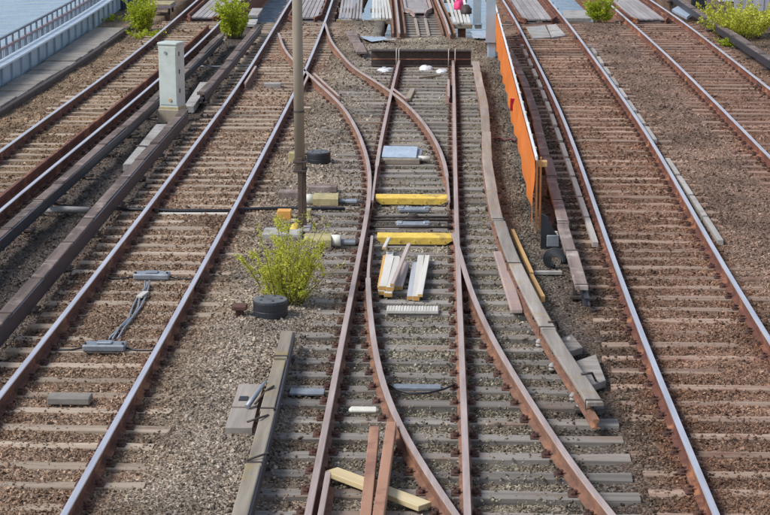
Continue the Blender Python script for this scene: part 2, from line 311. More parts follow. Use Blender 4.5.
ys = np.concatenate([[-300, -60, -10, 5], np.arange(12, ABUT_C-.2, .3), [ABUT_C, ABUT_C+1, ABUT_C+2, ABUT_C+3.5, ABUT], [70, 80, 100, 160, 800]])
bm = bmesh.new(); XX, YY = np.meshgrid(xs, ys); ZZ = gz(XX, YY); V = [[bm.verts.new((XX[j, i], YY[j, i], ZZ[j, i])) for i in range(len(xs))] for j in range(len(ys))]
for j in range(len(ys)-1):
    for i in range(len(xs)-1):
        x, y = (xs[i]+xs[i+1])/2, (ys[j]+ys[j+1])/2
        if y > ABUT and -9.75 < x < 9.1: continue
        if y > ABUT_C and -2.1 < x < 1.6: continue
        bm.faces.new((V[j][i], V[j][i+1], V[j+1][i+1], V[j+1][i])).smooth = True
for v in [v for v in bm.verts if not v.link_faces]: bm.verts.remove(v)
ed = [e for e in bm.edges if len(e.link_faces) == 1]
ex = bmesh.ops.extrude_edge_only(bm, edges=ed); bmesh.ops.translate(bm, verts=[g for g in ex['geom'] if isinstance(g, bmesh.types.BMVert)], vec=(0, 0, -5))
me = bpy.data.meshes.new('ground'); bm.to_mesh(me); bm.free(); me.materials.append(M['gravel'])
tag(link('ground', me), 'brown and grey ballast bed of the railway yard', 'ground', kind='structure')
mb = MB(); mb._add([(-2500, -600, -3.2), (2500, -600, -3.2), (2500, 4000, -3.2), (-2500, 4000, -3.2)], [(0, 1, 2, 3)])
tag(link('water', mb.mesh('water', M['water'])), 'pale blue rippled river beyond the railing', 'water', kind='structure')

# ------------------------------------------------------------------ ballast stones (uncountable)
def stones():
    zones = [(14, 20, 760, .0134), (20, 26, 540, .0150), (26, 33, 340, .0172), (33, 42, 190, .0205), (42, 52, 115, .0215), (52, 62, 60, .023)]
    P = []; Rr = []
    for a, b, den, r in zones:
        x0, x1 = -.235*b-1.2, .185*b+1.3; n = int((x1-x0)*(b-a)*den)
        x = rng.uniform(x0, x1, n); y = rng.uniform(a, b, n)
        ok = (x > -10.2) & (x < 11) & ~((y > ABUT_C-.1) & (x > -2.3) & (x < 1.75)) & (y < ABUT-.1)
        # clear band of soil with less stone between the conductor rails and beside the fence
        ok &= ~((x > -6.75) & (x < -5.6) & (rng.random(n) > .55)) & ~((x > 1.6) & (x < 2.0) & (rng.random(n) > .6))
        P.append(np.stack([x[ok], y[ok]], 1)); Rr.append(np.full(ok.sum(), r))
    nb = sum(len(q) for q in P)
    # small stuff thrown up onto the sleepers of the running lines
    for a, b, den in ((14, 24, 330), (24, 36, 150), (36, 50, 55)):
        for x0, x1 in ((-5.6, -2.95), (2.0, 4.75)):
            n = int((x1-x0)*(b-a)*den); x = rng.uniform(x0, x1, n); y = rng.uniform(a, b, n)
            ok = np.sin(2.3*x+.7*y)+np.sin(1.1*y-1.9*x+2)+np.sin(3.7*y+1.3*x) > rng.uniform(-1.6, 1.2, n)
            P.append(np.stack([x[ok], y[ok]], 1)); Rr.append(np.full(ok.sum(), .0115+.0002*(a-14)))
        n = int(3.4*(b-a)*den*.45); x = rng.uniform(-1.9, 1.5, n); y = rng.uniform(a, b, n); P.append(np.stack([x, y], 1)); Rr.append(np.full(n, .012))
    P = np.concatenate(P); r = np.concatenate(Rr)*np.clip(rng.lognormal(0, .32, len(P)), .5, 2.0); n = len(P)
    zc = gz(P[:, 0], P[:, 1])+rng.uniform(-.35, .4, n)*r
    zc[nb:] = rng.uniform(-.004, .005, n-nb)
    cube = np.array([(-1, -1, -1), (1, -1, -1), (1, 1, -1), (-1, 1, -1), (-1, -1, 1), (1, -1, 1), (1, 1, 1), (-1, 1, 1)], float)*.72
    v = cube[None]*(1+rng.uniform(-.42, .3, (n, 8, 3)))
    v *= rng.uniform(.65, 1.35, (n, 1, 3)) * np.array([1, 1, .8])
    q = rng.normal(size=(n, 4)); q /= np.linalg.norm(q, axis=1, keepdims=True); a, b, c, d = q.T
    Rm = np.stack([1-2*(c*c+d*d), 2*(b*c-a*d), 2*(b*d+a*c), 2*(b*c+a*d), 1-2*(b*b+d*d), 2*(c*d-a*b), 2*(b*d-a*c), 2*(c*d+a*b), 1-2*(b*b+c*c)], 1).reshape(n, 3, 3)
    v = np.einsum('nij,nkj->nki', Rm, v)*r[:, None, None]
    v[:, :, 0] += P[:, 0:1]; v[:, :, 1] += P[:, 1:2]; v[:, :, 2] += zc[:, None]
    f = np.array([(0, 3, 2, 1), (4, 5, 6, 7), (0, 1, 5, 4), (1, 2, 6, 5), (2, 3, 7, 6), (3, 0, 4, 7)])
    F = (f[None]+(np.arange(n)*8)[:, None, None]).reshape(-1)
    me = bpy.data.meshes.new('ballast_stones'); me.vertices.add(n*8); me.vertices.foreach_set('co', v.reshape(-1).astype(np.float32))
    me.loops.add(n*24); me.loops.foreach_set('vertex_index', F.astype(np.int32)); me.polygons.add(n*6)
    me.polygons.foreach_set('loop_start', np.arange(0, n*24, 4, dtype=np.int32)); me.polygons.foreach_set('loop_total', np.full(n*6, 4, dtype=np.int32))
    me.update(calc_edges=True); me.shade_flat(); me.materials.append(M['stone']); pass
    tag(link('ballast_stones', me), 'loose brown and grey crushed ballast stones between all the tracks', 'ballast', kind='stuff')
stones()

# ------------------------------------------------------------------ tracks
def rail_prof(hw=.037, fw_=.068, dz=0):
    H = RH+dz
    return [(-hw*.86, H), (hw*.86, H), (hw, H-.012), (hw, H-.036), (.010, H-.052), (.010, .028), (fw_, .012), (fw_, .002), (-fw_, .002), (-fw_, .012), (-.010, .028), (-.010, H-.052), (-hw, H-.036), (-hw, H-.012)]
RM = [0, 0, 1, 1, 1, 1, 1, 1, 1, 1, 1, 1, 1, 0]; RM = [0]+[1]*12+[1]; RM[1] = 0; RM[13] = 0
def rail(name, parent, fn, z0, z1, top, side, hw=.037, dz=0, step=.5, fw_=.068, dx=0):
    zz = list(np.arange(z0, z1, step))+[z1]
    return MB().sweep(rail_prof(hw, fw_, dz), [(fn(z)+dx, z, 0) for z in zz], RM).part(name, [top, side], parent)
def sleeper_mesh(name, m, seed):
    rs = random.Random(seed); bm = bmesh.new(); bmesh.ops.create_cube(bm, size=1)
    for v in bm.verts: v.co = Vector((v.co.x, v.co.y*.235, (v.co.z-.5)*.17))
    bmesh.ops.subdivide_edges(bm, edges=[e for e in bm.edges if abs(e.verts[0].co.x-e.verts[1].co.x) > .5], cuts=5)
    for v in bm.verts:
        v.co.y += rs.uniform(-.010, .010); v.co.z += rs.uniform(-.010, .006)
    bmesh.ops.bevel(bm, geom=[e for e in bm.edges if abs(e.verts[0].co.x-e.verts[1].co.x) > .1 and e.verts[0].co.z > -.06], offset=.012, segments=1, affect='EDGES')
    me = bpy.data.meshes.new(name); bm.to_mesh(me); bm.free(); me.materials.append(m); return me
SM = {k: [sleeper_mesh('sleeper', M[k], i) for i in range(5)] for k in ('sleeper', 'sleeper_red', 'sleeper_grey', 'sleeper_dark')}
def chair_mesh():
    mb = MB(); mb.box((0, 0, .008), (.30, .17, .016), bev=.004)
    for s in (-1, 1):
        mb.box((s*.098, 0, .030), (.052, .11, .040), bev=.010); mb.tube([(s*.112, .0, .03), (s*.112, 0, .075)], .019, 6, smooth=False)
        mb.box((s*.080, -.02, .055), (.05, .04, .02), bev=.005)
    return mb.mesh('rail_chair', M['chair'])
CH = chair_mesh()
def track(name, label, fa, fb, z0, z1, sp, kind, top, side, over=.5, chair_to=52, group='running lines of the railway yard', rail_to=88):
    xc = (fa(z0)+fb(z0))/2; root = empty(name, (xc, z0, 0), label, 'railway track', group)
    rail('rail', root, fa, z0, rail_to, top, side); rail('rail', root, fb, z0, rail_to, top, side)
    z = z0+.3
    while z < z1:
        a, b = fa(z), fb(z); c = (a+b)/2; L = b-a+2*over+random.uniform(-.07, .07)
        s = link('sleeper', random.choice(SM[kind]), root, (c-xc+random.uniform(-.04, .04), z-z0+random.uniform(-.03, .03), random.uniform(-.008, .006)), random.choice((0, math.pi))+random.uniform(-.012, .012), (L, random.uniform(.66, .86), 1))
        if z < chair_to:
            flip = math.cos(s.rotation_euler.z) < 0
            for x in (a, b):
                o = (x-xc-s.location.x)*(-1 if flip else 1)/L
                link('rail_chair', CH, s, (o, 0, -s.location.z), 0, (1/L, 1, 1))
        z += sp
    return root
tL = track('railway_track', 'polished-rail track with two grey boxes and a cable between its rails', L1, L2, 13, ABUT-.2, .605, 'sleeper', M['steel_top'], M['rail_rust'])
tR = track('railway_track', 'polished-rail track on rust-stained sleepers running beside the orange net fence', R1, R2, 13, ABUT-.6, .60, 'sleeper_red', M['steel_top'], M['rail_rust'])
tA = track('railway_track', 'track with a rusty guard rail inside, running beside the river walkway', rA, rC, 25, ABUT-.2, .62, 'sleeper', M['steel_top'], M['rail_rust'], chair_to=56)
tQ = track('railway_track', 'red-brown track beside the leafy bank and the grey sheet panels', Q1, Q2, 27, ABUT-.4, .60, 'sleeper_dark', M['steel_top'], M['rail_rust'], chair_to=54)
MB().sweep(rail_prof(.034), [(rC(z)-.30, z, 0) for z in np.arange(25, 60, .5)], [1]*14).part('guard_rail', [M['rail_rust'], M['rail_rust']], tA)
# fishplates bolted over rail joints
def fishplate(root, fn, z):
    mb = MB()
    for s in (-1, 1):
        mb.box((fn(z)+s*.028, z, .075), (.022, .62, .055), bev=.006)
        for k in range(4): mb.tube([(fn(z)+s*.035, z-.24+.16*k, .075), (fn(z)+s*.058, z-.24+.16*k, .075)], .016, 6, smooth=False)
    mb.part('fishplate', M['iron'], root)
for root, fn, z in ((tL, L1, 48.0), (tL, L2, 25.6), (tL, L2, 55.5), (tR, R1, 57.5), (tR, R2, 57), (tA, rA, 54), (tA, rC, 56.5), (tQ, Q2, 46.5)): fishplate(root, fn, z)

# the middle line with its two turnouts
tC = empty('turnout_track', (-.5, 13, 0), 'dull-railed middle track with two turnouts branching left and right', 'railway track', None)
dt, ds = M['dull_top'], M['turn_rust']
rail('stock_rail', tC, SL, 13, 57.0, dt, ds)
rail('stock_rail', tC, C2, 13, 50.6, dt, ds, dz=-.002)
rail('curved_rail', tC, X2, 33.4, 60, dt, ds, dz=.003)
rail('switch_blade', tC, X2, 31.2, 33.4, dt, ds, hw=.022, dz=.001, fw_=.035)
rail('closure_rail', tC, SS, 34.5, 50.4, dt, ds, dz=-.004)
rail('switch_blade', tC, SS, 31.2, 34.5, dt, ds, hw=.022, dz=-.003, fw_=.035)
rail('closure_rail', tC, D1, 13, 25.6, dt, ds, dz=.002)
rail('switch_blade', tC, D1, 25.6, 28.4, dt, ds, hw=.022, dz=-.004, fw_=.035)
rail('curved_rail', tC, D2, 13, 28.6, dt, ds, dz=.004)
# check rails
MB().sweep(rail_prof(.03), [(SL(z)+.118, z, 0) for z in np.arange(13, 17.6, .25)], RM).part('check_rail', [dt, ds], tC)
MB().sweep(rail_prof(.03), [(C2(z)-.13, z, 0) for z in np.arange(43.6, 46.9, .3)], RM).part('check_rail', [dt, ds], tC)
MB().sweep(rail_prof(.03), [(L2(z)+.14, z, 0) for z in np.arange(45.4, 47.6, .25)], RM).part('check_rail', [dt, ds], tC)
MB().sweep(rail_prof(.03), [(X2(z)+.16, z, 0) for z in np.arange(43.2, 45.2, .25)], RM).part('wing_rail', [dt, ds], tC)
MB().sweep(rail_prof(.03), [(SL(z)+.16, z, 0) for z in np.arange(43.6, 47.8, .25)], RM).part('wing_rail', [dt, ds], tC)
MB().sweep(rail_prof(.03), [(L1(z)+.14, z, 0) for z in np.arange(45.8, 49.2, .25)], RM).part('check_rail', [dt, ds], tC)
z = 13.3
while z < 51.5:
    if z < 28: a, b = -1.92, min(.85+(28-z)/12*1.55, 1.98)
    elif z < 33: a, b = -2.0, .88
    else: a, b = max(-2.0-(z-33)/15*1.9, -2.93), .86
    a += random.uniform(-.1, .1); b += random.uniform(-.06, .06)
    if 30.5 < z < 31.9 or 28.0 < z < 29: a = -2.45
    L = b-a; c = (a+b)/2
    s = link('sleeper', random.choice(SM['sleeper_grey']), tC, (c+.5, z-13, random.uniform(-.006, .008)), random.uniform(-.006, .006), (L, random.uniform(.82, 1.0), 1))
    xsn = [SL(z), C2(z)]
    if z < 27.4: xsn += [D1(z), D2(z)]
    if z > 32: xsn += [X2(z), SS(z)]
    used = []
    for x in xsn:
        if a+.1 < x < b-.1 and all(abs(x-u) > .17 for u in used):
            used.append(x); link('rail_chair', CH, s, ((x-c)/L, 0, -s.location.z), 0, (1/L, 1, 1))
    z += .585

# ------------------------------------------------------------------ bridge spans beyond the abutment
def seg_path(fn, z0, z1, dx=0, z=0, step=.75): return [(fn(v)+dx, v, z) for v in list(np.arange(z0, z1, step))+[z1]]
def strip(w0, w1, t): return [(w0, 0), (w1, 0), (w1, -t), (w0, -t)]
def span(name, label, fa, fb, z0, planks, pm, guard=.27, zt=.075, plate=True):
    root = empty(name, ((fa(z0)+fb(z0))/2, z0, 0), label, 'bridge span', 'bridge spans over the water')
    for f in (fa, fb): MB().sweep([(-.2, -.03), (.2, -.03), (.2, -.75), (-.2, -.75)], seg_path(f, z0, 88), [0]*4).part('girder', M['rust_girder'], root)
    MB().box(((fa(z0)+fb(z0))/2, z0-.05, -.35), (fb(z0)-fa(z0)+.9, .3, .55)).part('bearing_beam', M['concrete'], root)
    if planks:
        mid = lambda v: (fa(v)+fb(v))/2
        hw = (fb(z0)-fa(z0))/2-guard-.06; n = planks; wd = 2*hw/n
        for i in range(n):
            MB().sweep(strip(-hw+i*wd+.012, -hw+(i+1)*wd-.012, .05), seg_path(mid, z0+.35+random.uniform(0, .15), 88, 0, zt+random.uniform(-.006, .006)), [0]*4).part('deck_plank', pm, root)
        z = z0+.6
        while z < 88:
            MB().box((mid(z), z, -.03), (fb(z)-fa(z)+.5, .22, .055)).part('cross_timber', M['board'], root); z += 2.2
    for f, s in ((fa, 1), (fb, -1)):
        if guard:
            P = [(f(v)+s*(guard-.04), v, 0) for v in np.arange(z0+.4, 88, .75)]
            P = [(f(z0)+s*(guard+.14), z0-.35, 0)]+P
            MB().sweep(rail_prof(.03, .05, -.02), P, [0]*14).part('guard_rail', M['rail_rust'], root)
    return root
span('bridge_span', 'bridge span with grey planks between rails behind the tall tan pole', L1, L2, ABUT, 6, M['deck'])
span('bridge_span', 'bridge span with pale planks beyond the orange net fence', R1, R2, ABUT-.3, 5, M['deck'])
span('bridge_span', 'bridge span with planks between the rails beside the river girder', rA, rC, ABUT, 5, M['deck'])
span('bridge_span', 'bridge span with pale planks beside the grey sheet panels', Q1, Q2, ABUT-.2, 6, M['deck'])
cl = curve([(400, 36), (398, 18), (396, 0)], 3); cr = curve([(451.5, 39), (446, 20), (437, 0)], 2)
sc = span('bridge_span', 'unfinished open bridge span with rusty troughs behind the dark crossbeam', cl, cr, ABUT_C, 0, M['deck'], 0)
for f, zs in ((cl, 57.2), (cr, 56.9)):
    MB().sweep(rail_prof(), seg_path(f, zs, 88), RM).part('rail', [M['dull_top'], M['turn_rust']], sc)
    for s in (-1, 1):
        MB().sweep([(s*.19-.03, .10), (s*.19+.03, .10), (s*.19+.03, -.2), (s*.19-.03, -.2)], seg_path(f, 57.75, 88), [0]*4).part('trough_side', M['rust_girder'], sc)
z = 58.3
while z < 66:
    MB().box(((cl(z)+cr(z))/2, z, -.13), (1.9, .24, .2), bev=.01).part('cross_timber', M['sleeper_grey'], sc); z += .72
mid = lambda v: (cl(v)+cr(v))/2
MB().sweep(strip(-.38, .38, .03), seg_path(mid, 64.6, 88, 0, .06), [0]*4).part('deck_plate', M['deck'], sc)
for s in (-1, 1):
    MB().sweep(rail_prof(.035, .05, -.02), [(mid(63.6)+s*.17, 63.6, 0), (mid(64.4)+s*.24, 64.4, 0)]+[(mid(v)+s*.46, v, 0) for v in np.arange(65.4, 88, .75)], [0]*14).part('guard_rail', M['mauve'], sc)
    MB().beam((mid(57.9)+s*.16, 57.9, .02), (mid(63)+s*.17, 63, .04), .09, .1, .01).part('timber_stub', M['pole'], sc)
# plank walkways between the spans
def walk(label, xa, xb, z0, n, pm):
    root = empty('plank_walkway', ((xa(z0)+xb(z0))/2, z0, 0), label, 'walkway', 'plank walkways on the bridge')
    for i in range(n):
        f = lambda v, i=i: xa(v)+(xb(v)-xa(v))*(i+.5)/n
        wd = (xb(z0)-xa(z0))/n
        MB().sweep(strip(-wd/2+.014, wd/2-.014, .05), seg_path(f, z0+random.uniform(0, .25), 88, 0, .11+random.uniform(-.006, .006)), [0]*4).part('plank', pm, root)
    for v in (z0+.15, z0+4, z0+9, z0+16):
        MB().box(((xa(v)+xb(v))/2, v, -.02), (xb(v)-xa(v)+.1, .16, .15), bev=.01).part('joist', M['board_yel'], root)
    MB().box(((xa(z0)+xb(z0))/2, z0+12.7, -.25), (.25, 25, .3)).part('stringer', M['rust_girder'], root)
walk('walkway of weathered pale planks beside the blue water gap', curve([(338, 20), (341, 0)], 2, z=.1), curve([(362, 20), (363, 0)], 2, z=.1), ABUT-.2, 7, M['deck'])
walk('walkway of whitish planks between the water gap and the rusty trough', curve([(371.5, 20), (372, 0)], 2, z=.1), curve([(393, 20), (389, 0)], 2, z=.1), ABUT-.2, 6, M['white_wood'])
walk('cluttered whitish plank walkway left of the blue-grey steel masts', curve([(455, 28), (446, 0)], 2, z=.1), curve([(472, 28), (466, 0)], 2, z=.1), ABUT-1.5, 5, M['white_wood'])
# crumpled sheets and bags
def lump(name, m, label, cat, c, r, h, seed=0, group=None, parent=None, flat=.5, n=14):
    mb = MB(); c = Vector(c); rings = []
    for j in range(6):
        t = j/5; rr = math.cos(t*math.pi/2)**flat; zz = h*math.sin(t*math.pi/2)
        rings.append([mb.bm.verts.new((c.x+r[0]*rr*math.cos(k*2*math.pi/n)*(1+.35*mnoise.noise((k*.9+seed, j*.7, seed))), c.y+r[1]*rr*math.sin(k*2*math.pi/n)*(1+.35*mnoise.noise((k*.8, j+seed, 3))), c.z+zz*(1+.4*mnoise.noise((k*.7, j, seed*2.3))))) for k in range(n)])
    for A, B in zip(rings, rings[1:]):
        for k in range(n): mb.bm.faces.new((A[k], A[(k+1) % n], B[(k+1) % n], B[k])).smooth = True
    mb.bm.faces.new(rings[-1]); mb.bm.faces.new(rings[0][::-1])
    if parent: return mb.part(name, m, parent)
    return mb.thing(name, m, c, label, cat, group)
b1 = G(426, 69); b2 = G(442, 71); b3 = G(386, 70)
lump('plastic_bag', M['bag'], 'largest white plastic bag lying in front of the dark crossbeam', 'bag', (b1.x, b1.y, -.06), (.20, .28, .17), .15, 1)
lump('plastic_bag', M['bag'], 'flat scrap of white plastic beside the right track rail at the crossbeam', 'bag', (b2.x, b2.y, -.06), (.17, .25, .1), .11, 2)
lump('plastic_bag', M['bag'], 'white plastic scrap under the left end of the dark crossbeam', 'bag', (b3.x, b3.y, -.04), (.24, .3, .1), .1, 3)
p = G(458.5, 9, .11); lump('pink_bag', M['pink'], 'bright pink bag lying on the whitish bridge planks', 'bag', (p.x, p.y, .11), (.17, .3, .2), .33, 5)
p = G(466, 13, .11); lump('dark_sack', M['iron'], 'dark sack slumped beside the pink bag', 'sack', (p.x, p.y, .11), (.2, .4, .2), .26, 6)
def sheet(label, cx, cy, sx, sy, z, seed, rz=0):
    mb = MB(); n, m = 10, 8; V = []
    for j in range(m):
        for i in range(n):
            u, v = i/(n-1)-.5, j/(m-1)-.5
            x = u*sx*(1+.25*mnoise.noise((v*3, seed, 1))); y = v*sy*(1+.25*mnoise.noise((u*3, seed, 5)))
            V.append((cx+x*math.cos(rz)-y*math.sin(rz), cy+x*math.sin(rz)+y*math.cos(rz), float(gz(cx+x, cy+y))+z+.05*mnoise.noise((x*4, y*4, seed))))
    mb._add(V, [(j*n+i, j*n+i+1, (j+1)*n+i+1, (j+1)*n+i) for j in range(m-1) for i in range(n-1)], 0, True)
    mb.thing('plastic_sheet', M['tarp'], (cx, cy, float(gz(cx, cy))), label, 'plastic sheet', 'blue-grey sheets by the bridge end')
p = G(380, 47); sheet('crumpled blue-grey sheet on the rubble left of the rusty trough', p.x-.15, p.y+1.0, .75, 1.7, .10, 1, .3)
p = G(470, 34); sheet('crumpled blue-grey sheet on the rubble at the foot of the masts', p.x+.35, p.y-.8, .6, 1.8, .10, 4)

# ------------------------------------------------------------------ dark crossbeam across the middle line
a, b = G(371, 66.5), G(471, 66.5); yb = a.y; xa, xb = a.x, b.x
root = empty('steel_crossbeam', ((xa+xb)/2, yb, 0), 'dark brown I-beam laid across the middle track as a stop', 'steel beam')
hb = .45
for zc, nm in ((hb-.02, 'flange'), (.02, 'flange')): MB().box(((xa+xb)/2, yb+.14, zc), (xb-xa, .30, .036), bev=.004).part(nm, M['iron'], root)
MB().box(((xa+xb)/2, yb+.14, hb/2), (xb-xa-.004, .03, hb-.078)).part('web', M['iron'], root)
MB().box(((xa+xb)/2+.01, yb+.04, .2), (xb-xa-.03, .05, .03), bev=.006).part('lip', M['rail_rust'], root)
for px in (396.5, 399, 448.5, 455):
    x = G(px, 66).x
    MB().tube([(x, yb-.05, -.02), (x, yb-.03, hb+.0), (x+.01, yb+.1, hb+.03), (x+.02, yb+.33, hb), (x+.02, yb+.36, .02)], .012, 6).part('lashing_rope', M['rope'], root)
# rubble sticks by the beam
def stick(label, p0, p1, wd, h, m, name='plank', cat='plank', group=None, bev=.004, ends=None):
    p0, p1 = Vector(p0), Vector(p1); c = (p0+p1)/2; c.z = min(p0.z, p1.z)-h
    mb = MB(); L = (p1-p0).length; rz = math.atan2(p1.y-p0.y, p1.x-p0.x)-math.pi/2; tilt = math.asin(max(-1, min(1, (p1.z-p0.z)/L)))
    mb.box((0, 0, 0), (wd, L, h), bev=bev)
    if ends:
        mb.bm.normal_update()
        for f in mb.bm.faces:
            if abs(f.normal.y) > .8: f.material_index = 1
    o = link(name, mb.mesh(name, [m]+([ends] if ends else [])), None, (p0+p1)/2-Vector((0, 0, h/2)))
    o.rotation_euler = (tilt, 0, rz); return tag(o, label, cat, group)
stick('thin grey stick lying in front of the dark crossbeam', G(418, 77, .05), G(440, 74.5, .05), .07, .05, M['board_yel'])
stick('short pale wooden block lying inside the left-curving turnout rail', G(408, 98, .06), G(413, 88, .06), .12, .07, M['pole'], 'wooden_block', 'block')
stick('concrete block beside the rail joint of the track with grey boxes', G(264, 83, .09), G(281, 83, .09), .24, .14, M['concrete'], 'concrete_block', 'block')

# ------------------------------------------------------------------ covered conductor rails
def cover(label, fn, z0, z1, wd, zt, m, side=1, crail='crail', seg=(1.5, 2.3), post=2.4, sideboard=0, crz=None, thick=.05, insul=None, straps=.6):
    root = empty('conductor_rail', (fn(z0), z0, 0), label, 'conductor rail', 'covered conductor rails')
    z = z0
    while z < z1-.2:
        e = min(z+random.uniform(*seg), z1)
        if z1-e < .5: e = z1
        j = random.uniform(-.022, .022); k = random.uniform(-.022, .022)
        MB().sweep([(-wd/2+j, zt), (-wd/2+.01+j, zt+.006), (wd/2-.01+j, zt+.006), (wd/2+j, zt), (wd/2+j, zt-thick), (-wd/2+j, zt-thick)], [(fn(v), v, k*(v-z)/(e-z)) for v in np.linspace(z+.012, e-.012, 4)], [0]*6).part('cover_board', m, root)
        if random.random() < straps:
            q = z+.1; mb = MB(); mb.box((fn(q), q, zt+.011), (wd+.02, .035, .006)); mb.box((fn(q)+side*(wd/2+.012), q, zt-.05), (.008, .035, .12)); mb.part('strap', M['iron'], root)
        z = e
    cz = zt-.10 if crz is None else crz
    MB().sweep([(side*wd*.28+a, cz+b) for a, b in ((-.035, 0), (.035, 0), (.035, -.03), (.01, -.05), (.01, -.09), (.045, -.10), (.045, -.112), (-.045, -.112), (-.045, -.10), (-.01, -.09), (-.01, -.05), (-.035, -.03))], [(fn(v), v, 0) for v in np.arange(z0-.25, z1+.1, .5)], [0]*12).part('contact_rail', M[crail], root)
    if sideboard:
        MB().sweep([(side*(wd/2+.004), zt-.01), (side*(wd/2+.028), zt-.012), (side*(wd/2+.028), zt-sideboard), (side*(wd/2+.004), zt-sideboard)], [(fn(v), v, 0) for v in np.arange(z0, z1, .5)], [0]*4).part('side_board', M['crail'], root)
    z = z0+.6
    while z < z1-.2:
        x = fn(z); mb = MB()
        mb.box((x-side*.06, z, (zt-thick-.12)/2-.02), (.06, .07, zt-thick+.12-.02), bev=.006); mb.box((x, z, .005), (.26, .16, .05), bev=.01); mb.beam((x-side*.1, z, zt-thick-.004), (x+side*.1, z, zt-thick-.004), .05, .03)
        mb.part('bracket', M['iron'], root)
        if insul:
            MB().lathe((x+side*wd*.28, z+.02, .0), [(.045, -.03), (.06, 0), (.04, .02), (.058, .045), (.035, .07)], 10).part('insulator', M[insul], root)
        z += post
    return root
fD = curve([(-4, 236), (53, 187), (84, 160), (141, 112), (180, 75), (217, 38)], 3, [(-6.85, 20)], z=.33)
cover('conductor rail with shiny bluish edge beside the guard-railed track', fD, 24, 55.5, .17, .33, M['board_dark'], 1, sideboard=.09)
fE = curve([(3, 316), (53, 258), (104, 201), (134, 166), (174, 121), (212, 81), (249, 36)], 3, [(-5.7, 14)], z=.32)
cover('long black-sided conductor rail running below the pale cabinet', fE, 19, 40.3, .18, .32, M['board_dark'], 1, sideboard=.24)
cover('short black-sided conductor rail running on from the cabinet towards the bushes', fE, 43, 58, .18, .32, M['board_dark'], 1, sideboard=.2)
fF = curve([(288, 326), (273, 390), (257, 452), (239.5, 515)], 1.5, [(-1.87, 12)], z=.24)
rF = cover('grey-yellow conductor rail cover standing by the grey hinged plate', fF, 13.5, 22.55, .15, .24, M['board_yel'], 1, sideboard=.14, crail='turn_rust', post=2.0, insul='white_cap')
fH = curve([(476.5, 60), (479, 80), (485, 105), (486.5, 130), (486, 150), (487, 160), (492, 190), (497, 215), (503, 235), (514, 265), (527.5, 290), (542.5, 320), (570, 365), (596, 398)], 1.0, z=.27)
cover('long curving grey conductor rail cover following the right-hand branch', fH, 19.55, 49.5, .185, .27, M['board_grey'], -1, crail='turn_rust', crz=.17, post=1.6, insul='concrete', seg=(2.2, 3.6), thick=.035, straps=.25)
fJ = curve([(500, 30), (511, 55), (525.5, 80), (549, 167), (557.5, 200), (567.5, 240), (582.5, 287)], 3, z=.3)
cover('brown conductor rail cover between the orange net fence and the polished track', fJ, 24.7, 56, .175, .3, M['board'], 1, crz=.2, seg=(1.7, 2.2))
fK = curve([(682, 0), (718, 24), (735, 36), (770, 57)], 4, z=.36)
cover('dark conductor rail with cover board along the leafy bank', fK, 40, 75, .22, .36, M['board_dark'], -1, sideboard=.2)
pa, pb = G(351, 31, .2), G(361, 52, .2)
fN = lambda v: pb.x+(pa.x-pb.x)*(v-pb.y)/(pa.y-pb.y)
cover('short stub of brown conductor rail cover left of the crossbeam', fN, pb.y, pa.y, .30, .2, M['board'], 1, post=1.1, crz=.12)

# pale trough boards lying along the right-hand track
def trough(fn, z0, z1, skip, label, gname, first):
    z = z0; k = 0
    while z < z1-.3:
        e = min(z+random.uniform(1.7, 1.95)*(.8+z/140), z1); g = .06+max(0, z-30)*.016
        if not (skip[0] < (z+e)/2 < skip[1]):
            stick(first if k == 0 else label, (fn(z+g), z+g, .085), (fn(e-g), e-g, .085), z*.0+.092, .09, M['trough'], 'trough_board', 'board', gname); k += 1
        z = e
WLf = curve([(523, 48), (535, 73), (550, 110), (570, 168), (583, 208), (595, 243)], 3, z=.05)
WRf = curve([(592, 48), (606, 70), (630, 104), (646, 127), (671, 165), (692, 197), (714, 232)], 3, z=.05)
trough(WLf, 28.4, 55.5, (0, 1), 'pale narrow board lying between the fence-side conductor rail and its polished track', 'boards left of the polished track', 'last pale narrow board of the row beside the open end of the brown conductor cover')
trough(WRf, 28.6, 55.5, (35.6, 38.8), 'pale narrow board lying against the outer rail of the rust-stained track', 'boards right of the polished track', 'last pale narrow board of the row against the outer rust-stained rail, gravel all beyond it')

# ------------------------------------------------------------------ river edge: girder, railing, walkway
gx = curve([(7, 85), (49, 57), (62, 48), (96, 28), (108, 17), (122, 6)], 5, [(-11.2, 25)], z=0)
root = empty('parapet_girder', (gx(44), 44, 0), 'blue-grey steel parapet girder with pale flange beside the river', 'girder')
ZR = (30, 88)
MB().sweep([(-.02, .55), (.02, .55), (.02, -.3), (-.02, -.3)], seg_path(gx, *ZR), [0]*4).part('web', M['girder'], root)
MB().sweep([(-.17, .60), (.17, .60), (.17, .552), (-.17, .552)], seg_path(gx, *ZR), [0]*4).part('flange', M['flange'], root)
for v in np.arange(31, 80, 1.15): MB().box((gx(v)+.05, v, .2), (.06, .02, .68)).part('stiffener', M['girder'], root)
root = empty('railing', (gx(44)-.2, 44, .0), 'dark blue railing with thin balusters above the river girder', 'railing')
rx = lambda v: gx(v)-.22
for v in np.arange(32.2, 88, .78): MB().box((rx(v), v, .58), (.05, .05, 1.0), bev=.006).part('post', M['railing'], root)
MB().sweep([(-.03, 1.12), (.03, 1.12), (.03, 1.07), (-.03, 1.07)], seg_path(rx, *ZR), [0]*4).part('top_rail', M['railing'], root)
MB().sweep([(-.035, .86), (.035, .86), (.035, .80), (-.035, .80)], seg_path(rx, *ZR), [0]*4).part('middle_rail', M['railing_red'], root)
mb = MB()
for v in np.arange(32.2, 85, .195): mb.box((rx(v), v, .46), (.022, .022, .66))
o = mb.part('balusters', M['railing'], root); o['kind'] = 'stuff'
